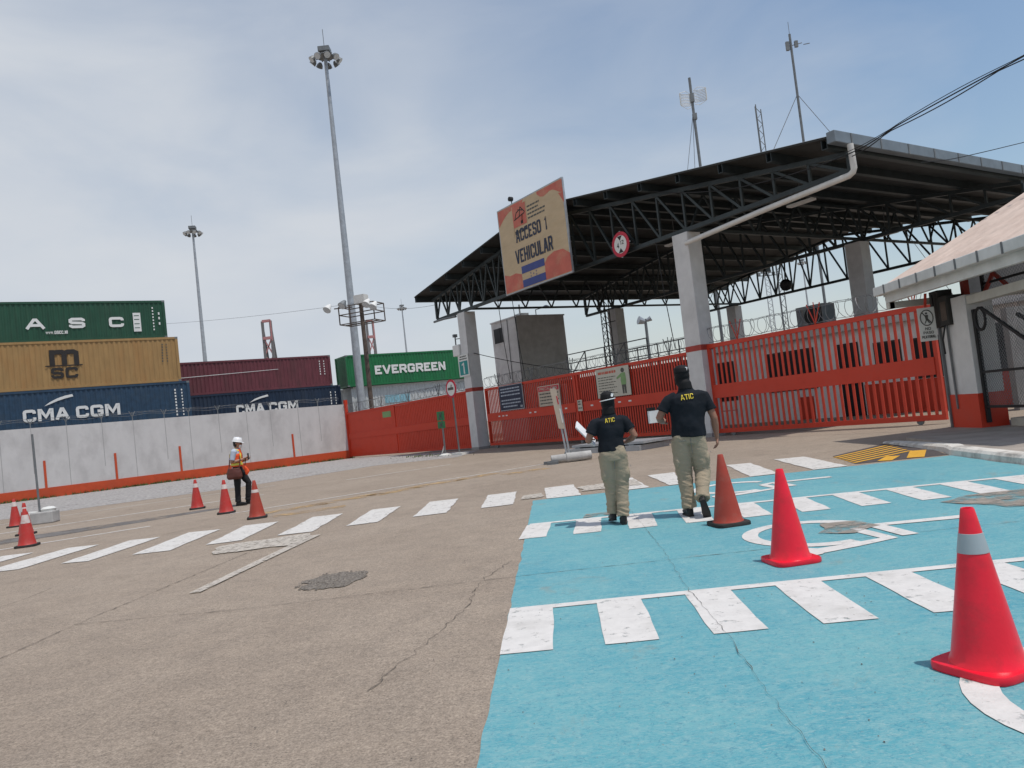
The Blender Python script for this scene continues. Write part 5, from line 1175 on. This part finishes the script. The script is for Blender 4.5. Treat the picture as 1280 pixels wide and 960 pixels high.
def head(mb, c, yaw=0., pitch=0., k=1.):
    c = Vector(c); rot = Matrix.Rotation(yaw, 3, 'Z') @ Matrix.Rotation(pitch, 3, 'X')
    def P(x, y, z): return c + rot @ Vector((x * k, y * k, z * k))
    sx = rot @ Vector((1, 0, 0))
    prof = [(.045, -.115, .030, .045), (.03, -.095, .050, .062), (.015, -.055, .064, .082), (.0, 0, .074, .096), (-.008, .045, .076, .099), (-.01, .08, .066, .084), (-.012, .105, .04, .05), (-.012, .115, .012, .015)]
    loft(mb, [P(0, y, z) for y, z, a, b0 in prof], [(a * k, b0 * k) for y, z, a, b0 in prof], sx, 20)
    loft(mb, [P(0, .088, .02), P(0, .108, -.02), P(0, .104, -.032)], [.008 * k, .014 * k, .012 * k], sx, 8)   # nose
    for s in (-1, 1): ell(mb, P(s * .077, -.012, -.005), (.012 * k, .022 * k, .032 * k), 10, rot)
    loft(mb, [P(-.022, .088, -.058), P(0, .096, -.058), P(.022, .088, -.058)], [.006 * k, .009 * k, .006 * k], (0, 0, 1), 8)  # mouth
    for s in (-1, 1): ell(mb, P(s * .03, .088, .012), (.013 * k, .008 * k, .008 * k), 8, rot)
    return P
def leg_pts(h, kn, an): h, kn, an = Vector(h), Vector(kn), Vector(an); return [h, h.lerp(kn, .35), h.lerp(kn, .75), kn, kn.lerp(an, .35), kn.lerp(an, .7), an]
def shoe(parent, an, toe_dir, up_=(0, 0, 1), k=1., m='leather'):
    an = Vector(an); d = Vector(toe_dir).normalized(); u = Vector(up_); u = (u - d * u.dot(d)).normalized(); a = d.cross(u)
    mb = MB(); heel = an - d * .055 * k - u * .045
    loft(mb, [heel + d * 0, heel + d * .04 * k, heel + d * .12 * k, heel + d * .19 * k, heel + d * .245 * k, heel + d * .27 * k], [(.026, .036), (.037, .05), (.040, .046), (.047, .034), (.043, .026), (.02, .014)], a, 16)
    loft(mb, [an - u * .06, an + u * .05, an + u * .1], [(.038, .045), (.044, .05), (.046, .052)], a, 14)
    s = fuse(mb, 'boot', MT[m], parent, .007, 3)
    w = MB(); q = [(-.028, -.05), (.03, -.05), (.04, .05), (.048, .13), (.045, .19), (.02, .225), (-.02, .225), (-.045, .19), (-.048, .13), (-.038, .05)]
    base = an - u * .092
    w.v = [base + a * x * k + d * y * k for x, y in q] + [base + u * .022 + a * x * k + d * y * k for x, y in q]; n_ = len(q)
    w.face(range(n_ - 1, -1, -1)); w.face(range(n_, 2 * n_))
    for i in range(n_): j = (i + 1) % n_; w.face((i, j, n_ + j, n_ + i))
    w.build('sole', MT['rubber'], s)
    return s
def W_trouser(amp=.005, seed=0):
    def f(c):
        # slanting folds that gather at the knee and above the shoe
        q = Vector((c.x * 6 + c.z * 5, c.y * 6, c.z * 21 + seed + c.x * 9)); r = 1 - 2 * abs(mnoise.noise(q))
        hi = mnoise.noise(Vector((c.x * 18, c.y * 18, c.z * 40 + seed + 4)))
        k = 1.7 if c.z < .26 else (1.25 if .36 < c.z < .56 else .55)
        return amp * k * (r * .9 + hi * .35)
    return f
def W_shirt(amp=.004, seed=0):
    return lambda c: amp * (mnoise.noise(Vector((c.x * 9 + c.z * 3, c.y * 9, c.z * 7 + seed))) * 1.4 + .5 * mnoise.noise(Vector((c.x * 20, c.y * 20, c.z * 14 + seed))))
def back_text(parent, shirt, body, cx, cz, wd, h, m, tilt=0.):
    bm = bmesh.new(); bm.from_mesh(shirt.data); bv = BVHTree.FromBMesh(bm)
    vs, fs = text_geo(body, .0, wd, h); w = MB(); out = []
    for a, b0, l in vs:
        x, z = cx + a - wd / 2, cz + b0 - h / 2 + tilt * (a / wd - .5); hit = bv.ray_cast(Vector((x, -1, z)), Vector((0, 1, 0)))[0]
        out.append((x, (hit.y if hit else -.12) - .011 - .0006 * l, z))
    w.add(out, fs); bm.free(); return w.build('lettering', m, shirt, fix=False)

def officer(label, loc, rotz, J):
    t = thing('person', label, 'person', loc, rotz)
    k = J['k']
    # --- body (skin), one continuous surface
    mb = MB(); hd = J['head']; P = head(mb, hd, J.get('yaw', 0), J.get('pitch', 0), 1.02 * k)
    nb = Vector(J['neck']); loft(mb, [nb - Vector((0, 0, .06)), nb, Vector(hd) - Vector((0, .012, .06))], [(.07, .06), .06 * k, .056 * k], (1, 0, 0))
    pel, wst, cst = Vector(J['pelvis']), Vector(J['waist']), Vector(J['chest'])
    loft(mb, [pel - Vector((0, 0, .08)), pel, wst, cst, nb - Vector((0, 0, .03))], [(.12, .09), (.145, .10), (.125, .09), (.15, .105), (.07, .06)], J['side'])
    for s in 'LR':
        arm_skin(mb, J['sh' + s], J['el' + s], J['wr' + s], k); loft(mb, leg_pts(J['hip' + s], J['kn' + s], J['an' + s]), [.075, .072, .06, .052, .052, .043, .034], (1, 0, 0))
        hdn = J['hand' + s]; hand(mb, J['wr' + s], hdn[0], hdn[1], hdn[2], hdn[3], k)
    fuse(mb, 'body', MT['skin_arm'], t, .0065, 3)
    # --- shirt
    mb = MB(); hem = Vector(J['hem']); tw_ = J['tw']
    loft(mb, [hem, hem.lerp(wst, .5) + Vector((0, 0, .02)), wst + Vector((0, 0, .04)), cst, cst + Vector((0, 0, .10)), nb - Vector((0, 0, .035)), nb + Vector((0, 0, .02))],
         [(tw_[0], tw_[0] * .72), (tw_[1], tw_[1] * .74), (tw_[2], tw_[2] * .74), (tw_[3], tw_[3] * .68), (tw_[3] * .98, tw_[3] * .6), (.10, .085), (.068, .066)], J['side'], 24)
    for s in 'LR':
        a0, e0 = Vector(J['sh' + s]), Vector(J['el' + s]); inn = a0.lerp(nb, .45)
        dn = Vector((0, 0, -.022)); loft(mb, [inn + dn, a0.lerp(nb, .18) + dn, a0 + dn * .8, a0.lerp(e0, .22), a0.lerp(e0, .5), a0.lerp(e0, J['sleeve'])], [.055 * k, .064 * k, .066 * k, .068 * k, .070 * k, .075 * k], (0, 1, 0), 18)
    shirt = fuse(mb, 'polo_shirt', MT['shirt'], t, .0085, 7, W_shirt(.0075, J['seed']))
    mbc = MB(); loft(mbc, [nb - Vector((0, .0, .03)), nb + Vector((0, -.004, .045))], [(.078, .076), (.064, .066)], (1, 0, 0)); fuse(mbc, 'collar', MT['shirt'], shirt, .007, 1)
    back_text(t, shirt, 'ATIC', J['txt'][0], J['txt'][1], J['txt'][2], J['txt'][3], MT['yellow_print'], J['txt'][4])
    # --- trousers
    mb = MB(); lw = J['lw']
    loft(mb, [pel - Vector((0, 0, .10)), pel - Vector((0, 0, .03)), pel + Vector((0, 0, .06)), pel + Vector((0, 0, .10))], [(lw * .92, .115), (lw, .122), (lw * .95, .112), (lw * .86, .10)], J['side'], 24)
    for s in 'LR':
        h0, k0, a0 = Vector(J['hip' + s]), Vector(J['kn' + s]), Vector(J['an' + s])
        q = leg_pts(h0, k0, a0); q[-1] = a0.lerp(k0, .02)
        r0 = J['leg']; loft(mb, q, [r0 * 1.05, r0 * 1.03, r0 * .93, r0 * .82, r0 * .76, r0 * .70, r0 * .74], (1, 0, 0), 20)
        ell(mb, h0 + Vector((0, -.045, .01)), (.085 * k, .07 * k, .11 * k))
    for c0, rr in J.get('pockets', ()): ell(mb, c0, rr)
    tr_ = fuse(mb, 'cargo_trousers', MT['khaki'], t, .0085, 5, W_trouser(.0085, J['seed']))
    w = MB()
    for p0, p1 in J.get('seams', ()): w.tube([p0, Vector(p0).lerp(Vector(p1), .5) + Vector((0, -.004, 0)), p1], .003, 5)
    if w.v: w.build('pocket_flap', MT['galv_dark'], tr_)
    mb = MB(); loft(mb, [pel + Vector((0, 0, .085)), pel + Vector((0, 0, .118))], [(lw * .88, .104), (lw * .87, .102)], J['side'], 24); fuse(mb, 'belt', MT['black'], t, .008, 1)
    for s in 'LR': shoe(t, J['an' + s], J['toe' + s][0], J['toe' + s][1], k)
    # --- balaclava and cap
    mb = MB(); c = Vector(hd); yw = J.get('yaw', 0)
    loft(mb, [nb + Vector((0, -.005, -.005)), nb + Vector((0, -.005, .05)), c + Vector((0, .0, -.07)), c + Vector((0, .002, -.01)), c + Vector((0, -.006, .05)), c + Vector((0, -.01, .09)), c + Vector((0, -.012, .118))],
         [(.088 * k, .082 * k), (.080 * k, .080 * k), (.083 * k, .094 * k), (.090 * k, .109 * k), (.086 * k, .106 * k), (.07 * k, .088 * k), (.03, .035)], (math.cos(yw), math.sin(yw), 0), 24)
    fuse(mb, 'balaclava', MT['hood'], t, .007, 4, W_shirt(.002, 3))
    mb = MB(); ro = Matrix.Rotation(yw, 3, 'Z')
    loft(mb, [c + Vector((0, -.008, .035)), c + Vector((0, -.008, .055)), c + Vector((0, -.01, .10)), c + Vector((0, -.012, .125)), c + Vector((0, -.012, .134))], [(.091 * k, .110 * k), (.092 * k, .112 * k), (.083 * k, .100 * k), (.056, .068), (.015, .018)], (math.cos(yw), math.sin(yw), 0), 24)
    pk = [c + ro @ Vector((x, .09 + y, .045 + z)) for x, y, z in ((0, 0, .01), (0, .04, .004), (0, .085, -.012))]; loft(mb, pk, [(.078, .010), (.072, .009), (.045, .007)], (math.cos(yw), math.sin(yw), 0), 16)
    cap = fuse(mb, 'cap', MT['hood'], t, .007, 3)
    if J.get('band'):
        w = MB(); pts = [c + ro @ Vector((.097 * k * math.cos(R(a)), -.008 + .117 * k * math.sin(R(a)), .030 + .010 * math.cos(R(a)))) for a in range(0, 361, 12)]; w.tube(pts, .0065, 6); w.build('white_band', MT['white_cloth'], cap)
    w = MB(); q = c + ro @ Vector((.055, -.088, .082)); w.add([q + Vector((-.02, -.008, -.018)), q + Vector((.01, .0, -.022)), q + Vector((.022, .012, .015)), q + Vector((-.008, -.002, .02))], [(0, 1, 2, 3)]); w.build('cap_badge', MT['white_cloth'], cap, fix=False)
    return t, shirt
Jw = dict(k=.93, seed=1, head=(.02, .02, 1.445), neck=(.01, -.005, 1.305), chest=(.01, 0, 1.14), waist=(.0, 0, .98), pelvis=(.0, 0, .855), side=(1, .05, 0), yaw=-.1, pitch=-.05, band=True,
    shL=(-.165, 0, 1.225), elL=(-.275, -.02, 1.01), wrL=(-.215, .20, 1.03), handL=((.1, 1, .05), (.4, 0, .9), 1, .5),
    shR=(.185, 0, 1.225), elR=(.285, -.05, 1.015), wrR=(.20, .13, .945), handR=((-.55, 1, .1), (-.3, 0, .9), -1, .6),
    hipL=(-.075, 0, .82), knL=(-.052, .05, .45), anL=(-.06, .10, .125), hipR=(.08, 0, .82), knR=(.072, .015, .45), anR=(.035, -.05, .095),
    toeL=((.0, 1, -.12), (0, 0, 1)), toeR=((.12, 1, .0), (0, 0, 1)), hem=(.0, 0, .865), tw=(.168, .160, .150, .178), sleeve=.62, txt=(.0, 1.235, .115, .05, .006),
    lw=.158, leg=.093, pockets=(((.135, -.01, .60), (.045, .075, .085)), ((-.125, .0, .60), (.04, .07, .08))), seams=(((.19, -.075, .665), (.205, .06, .675)), ((.0, -.105, .80), (-.005, -.085, .66))))
officer('woman-sized officer in black polo and khaki trousers holding a clipboard, walking away', (1.09, 9.15, .006), R(2), Jw)
Jm = dict(k=1.0, seed=5, head=(.02, .03, 1.655), neck=(.035, -.005, 1.50), chest=(.045, 0, 1.32), waist=(.025, 0, 1.12), pelvis=(.0, 0, .955), side=(1, -.05, 0.02), yaw=-.15, pitch=-.05,
    shL=(-.175, .0, 1.405), elL=(-.315, -.01, 1.185), wrL=(-.24, .21, 1.13), handL=((.1, 1, .1), (.5, 0, .8), 1, .5),
    shR=(.245, .0, 1.41), elR=(.325, -.03, 1.12), wrR=(.345, .045, .885), handR=((.02, .25, -1), (-.9, .2, 0), -1, .7),
    hipL=(-.095, 0, .915), knL=(-.09, .04, .49), anL=(-.085, -.01, .095), hipR=(.09, 0, .915), knR=(.125, .03, .50), anR=(.035, -.22, .215),
    toeL=((-.1, 1, 0), (0, 0, 1)), toeR=((.22, .42, -.88), (.1, .9, .45)), hem=(.01, 0, .935), tw=(.203, .203, .20, .225), sleeve=.66, txt=(.02, 1.405, .145, .062, .008),
    lw=.180, leg=.106, pockets=(((.178, -.0, .66), (.045, .085, .10)), ((-.165, .0, .66), (.04, .08, .09))), seams=(((.225, -.09, .73), (.245, .06, .735)), ((.0, -.125, .92), (.01, -.1, .74)), ((-.13, -.125, .90), (-.05, -.13, .895))))
officer('tall man in black polo and khaki trousers walking away with one heel raised', (2.0, 9.12, .006), R(-2), Jm)
t = thing('clipboard', 'white clipboard held out in the left hand of the shorter officer', 'clipboard', (1.09 - .265, 9.15 + .27, 1.10), 0)
ax = Vector((.62, .15, -.77)).normalized(); ay = Vector((.25, .95, .2)); ay = (ay - ax * ay.dot(ax)).normalized(); an_ = ax.cross(ay)
w = MB(); w.v = [ax * x + ay * y + an_ * z for x, y in ((-.165, -.11), (.165, -.11), (.165, .11), (-.165, .11)) for z in (-.008, .008)]
for f in ((0, 2, 4, 6), (1, 7, 5, 3), (0, 1, 3, 2), (2, 3, 5, 4), (4, 5, 7, 6), (6, 7, 1, 0)): w.face(f)
w.build('paper_sheets', MT['paper'], t)
w = MB(); w.bar(ax * -.14 - ay * .04 - an_ * .016, ax * -.14 + ay * .04 - an_ * .016, .02, .02); w.build('clip', MT['galv'], t)
t = thing('folded_papers', 'folded white papers in the left hand of the tall man', 'papers', (2.0 - .29, 9.12 + .27, 1.22), R(20))
w = MB(); w.box(-.11, .06, -.02, .02, -.08, .07); w.build('paper_sheets', MT['paper'], t); w = MB(); w.box(-.112, -.02, -.022, .022, .072, .11); w.build('dark_cover', MT['black'], t)

def worker(loc, rotz):
    t = thing('person', 'worker in white helmet and orange vest looking at a phone near the cones', 'person', loc, rotz)
    J = dict(hd=(0, .0, 1.535), nk=(0, -.04, 1.40), ch=(0, -.05, 1.24), wa=(0, -.06, 1.04), pe=(0, -.06, .92))
    nb, cst, wst, pel = (Vector(J[q]) for q in ('nk', 'ch', 'wa', 'pe'))
    shR, elR, wrR = (.185, -.07, 1.32), (.215, -.13, 1.07), (.12, .13, 1.13); shL, elL, wrL = (-.185, -.05, 1.32), (-.215, -.02, 1.08), (-.10, .16, 1.10)
    mb = MB(); P = head(mb, J['hd'], 0, -.25, 1.0); loft(mb, [nb - Vector((0, 0, .05)), nb, Vector(J['hd']) + Vector((0, -.01, -.06))], [.065, .055, .052])
    loft(mb, [pel - Vector((0, 0, .08)), pel, wst, cst, nb], [(.12, .09), (.14, .10), (.125, .09), (.15, .105), (.06, .055)])
    legs = (((.09, -.05, .88), (.10, -.07, .47), (.10, -.09, .095)), ((-.09, -.05, .88), (-.09, .16, .53), (-.10, .10, .10)))
    for lp in legs: loft(mb, leg_pts(*lp), [.075, .072, .06, .052, .052, .043, .034])
    arm_skin(mb, shR, elR, wrR); arm_skin(mb, shL, elL, wrL); hand(mb, wrR, (-.3, 1, .25), (-.5, 0, .8), -1, .7); hand(mb, wrL, (.3, 1, .3), (.5, 0, .8), 1, .7)
    fuse(mb, 'body', MT['skin'], t, .007, 3)
    mb = MB(); loft(mb, [pel + Vector((0, 0, -.02)), wst, cst, cst + Vector((0, 0, .09)), nb + Vector((0, 0, .01))], [(.165, .125), (.155, .12), (.175, .125), (.175, .115), (.07, .066)], n=22)
    for a0, e0 in ((shR, elR), (shL, elL)):
        a0, e0 = Vector(a0), Vector(e0); loft(mb, [a0.lerp(nb, .4), a0, a0.lerp(e0, .5), a0.lerp(e0, .78)], [.07, .072, .066, .064], (0, 1, 0))
    fuse(mb, 'shirt', MT['shirt_grey'], t, .009, 4, W_shirt(.004, 8))
    mb = MB(); loft(mb, [pel + Vector((0, 0, .04)), wst, cst, cst + Vector((0, .0, .10)), cst + Vector((0, 0, .14))], [(.178, .14), (.168, .135), (.185, .14), (.135, .125), (.10, .10)], n=24); vest = fuse(mb, 'safety_vest', MT['vest'], t, .009, 3, W_shirt(.004, 2))
    w = MB()
    bm = bmesh.new(); bm.from_mesh(vest.data); bv = BVHTree.FromBMesh(bm)
    def wrap(c, zc, hh, rings=28, aa=None):
        o = len(w.v)
        for i in range(rings + 1):
            an = 2 * math.pi * i / rings
            for z in (zc - hh / 2, zc + hh / 2):
                d0 = Vector((math.cos(an), math.sin(an), 0)); h_ = bv.ray_cast(Vector((c.x, c.y, z)) + d0 * .6, -d0)[0]
                w.v.append((h_ if h_ else Vector((c.x, c.y, z)) + d0 * .15) + d0 * .004)
        for i in range(rings): w.face((o + 2 * i, o + 2 * i + 2, o + 2 * i + 3, o + 2 * i + 1))
    wrap(wst, 1.02, .055)
    for sx in (-.09, .09):
        o = len(w.v); zs = [1.05 + .03 * k for k in range(9)]
        for z in zs:
            for dx in (-.022, .022):
                h_ = bv.ray_cast(Vector((sx + dx, .8, z)), Vector((0, -1, 0)))[0]; w.v.append((h_ if h_ else Vector((sx + dx, .1, z))) + Vector((0, .005, 0)))
        for i in range(len(zs) - 1): w.face((o + 2 * i, o + 2 * i + 1, o + 2 * i + 3, o + 2 * i + 2))
        w.tube([(sx * 1.3, .04, 1.34), (sx * 1.3, -.05, 1.395), (sx * 1.3, -.14, 1.35), (sx * 1.2, -.175, 1.2)], .02, 6)
    bm.free(); w.build('reflective_stripe', MT['vest_stripe'], vest, fix=False)
    mb = MB(); loft(mb, [pel - Vector((0, 0, .10)), pel, pel + Vector((0, 0, .08))], [(.15, .115), (.165, .125), (.155, .115)], n=22)
    for lp in legs: loft(mb, leg_pts(*lp), [.098, .094, .082, .07, .068, .064, .066], n=18)
    fuse(mb, 'trousers', MT['trouser_black'], t, .009, 4, W_trouser(.005, 6))
    shoe(t, (.10, -.09, .095), (.25, 1, 0)); shoe(t, (-.10, .10, .10), (-.05, 1, -.08))
    c = Vector(J['hd']); ro = Matrix.Rotation(-.22, 3, 'X'); w = MB()
    prof = [(.128, .040), (.132, .046), (.122, .055), (.117, .085), (.10, .125), (.07, .150), (.03, .162), (.001, .164)]; w.lathe(prof, (0, 0, 0), 26)
    loft(w, [(0, .09, .046), (0, .135, .042), (0, .165, .035)], [(.095, .006), (.08, .006), (.04, .005)], (1, 0, 0), 14); w.box(-.012, .012, -.1, .1, .13, .158)
    w.v = [c + ro @ Vector(v) + Vector((0, -.008, -.008)) for v in w.v]; w.build('safety_helmet', MT['helmet'], t, smooth=True)
    mb = MB(); loft(mb, [c + Vector((0, -.05, -.085)), c + Vector((0, -.03, -.02)), c + Vector((0, -.015, .05))], [(.06, .05), (.081, .078), (.083, .09)], (1, 0, 0), 18); fuse(mb, 'hair', MT['black'], t, .008, 2)
    mb = MB(); loft(mb, [P(0, .075, -.11), P(0, .085, -.07), P(0, .09, -.03)], [(.04, .03), (.062, .034), (.058, .026)], (1, 0, 0), 16); fuse(mb, 'face_mask', MT['white_cloth'], t, .006, 2)
    w = MB(); 
    for s in (-1, 1):
        q = [P(s * .034 + .026 * math.cos(R(30 * k)), .103, .014 + .019 * math.sin(R(30 * k))) for k in range(12)]; w.add(q, [range(12)]); w.tube([P(s * .06, .10, .02), P(s * .082, .03, .018), P(s * .082, -.02, .012)], .004, 5)
    w.tube([P(-.012, .105, .016), P(.012, .105, .016)], .004, 5); w.build('brim_shade_glasses', MT['black'], t, fix=False)  # dark lenses stand in for the helmet brim's shadow across the eyes
    return t
WL = Vector((-6.95, 19.1, .006)); wk = worker(WL, R(-90) + .12)
def wloc(x, y, z): a = R(-90) + .12; return (WL.x + x * math.cos(a) - y * math.sin(a), WL.y + x * math.sin(a) + y * math.cos(a), WL.z + z)
t = thing('mobile_phone', 'dark mobile phone held up in the hands of the helmeted worker', 'phone', wloc(.03, .235, 1.18), R(-90))
w = MB(); w.box(-.04, .04, -.008, .008, -.08, .08); w.build('case', MT['black'], t, bevel=.004); w = MB(); w.box(-.035, .035, -.0095, -.0085, -.07, .07); w.build('screen', MT['glass_dark'], t)
t = thing('shoulder_bag', 'brown leather bag hanging at the hip of the helmeted worker', 'bag', wloc(.25, -.08, .66), R(-90) + .12)
mb = MB(); loft(mb, [(0, 0, 0), (0, 0, .05), (0, 0, .17), (0, 0, .27)], [(.05, .15), (.075, .19), (.07, .18), (.045, .14)], (1, 0, 0), 20); fuse(mb, 'pouch', MT['bag'], t, .008, 4, W_shirt(.005, 1))
w = MB(); w.tube([(0, .12, .25), (-.06, .15, .45), (-.22, .1, .66), (-.36, .02, .74), (-.38, -.08, .72), (-.3, -.14, .6), (-.1, -.12, .4), (0, -.12, .25)], .014, 6); w.build('strap', MT['bag'], t)
t = thing('orange_flag', 'folded orange signal flag held low by the helmeted worker', 'flag', wloc(.12, .17, .84), R(-70))
mb = MB(); loft(mb, [(0, .0, -.10), (.0, .03, -.03), (0, 0, .05), (0, -.02, .12)], [(.012, .03), (.022, .062), (.02, .04), (.01, .01)], (1, 0, 0), 14); fuse(mb, 'cloth', MT['vest'], t, .008, 2, W_shirt(.012, 4)); w = MB(); w.tube([(0, -.02, .1), (0, .02, .30)], .01, 6); w.build('stick', MT['black'], t)
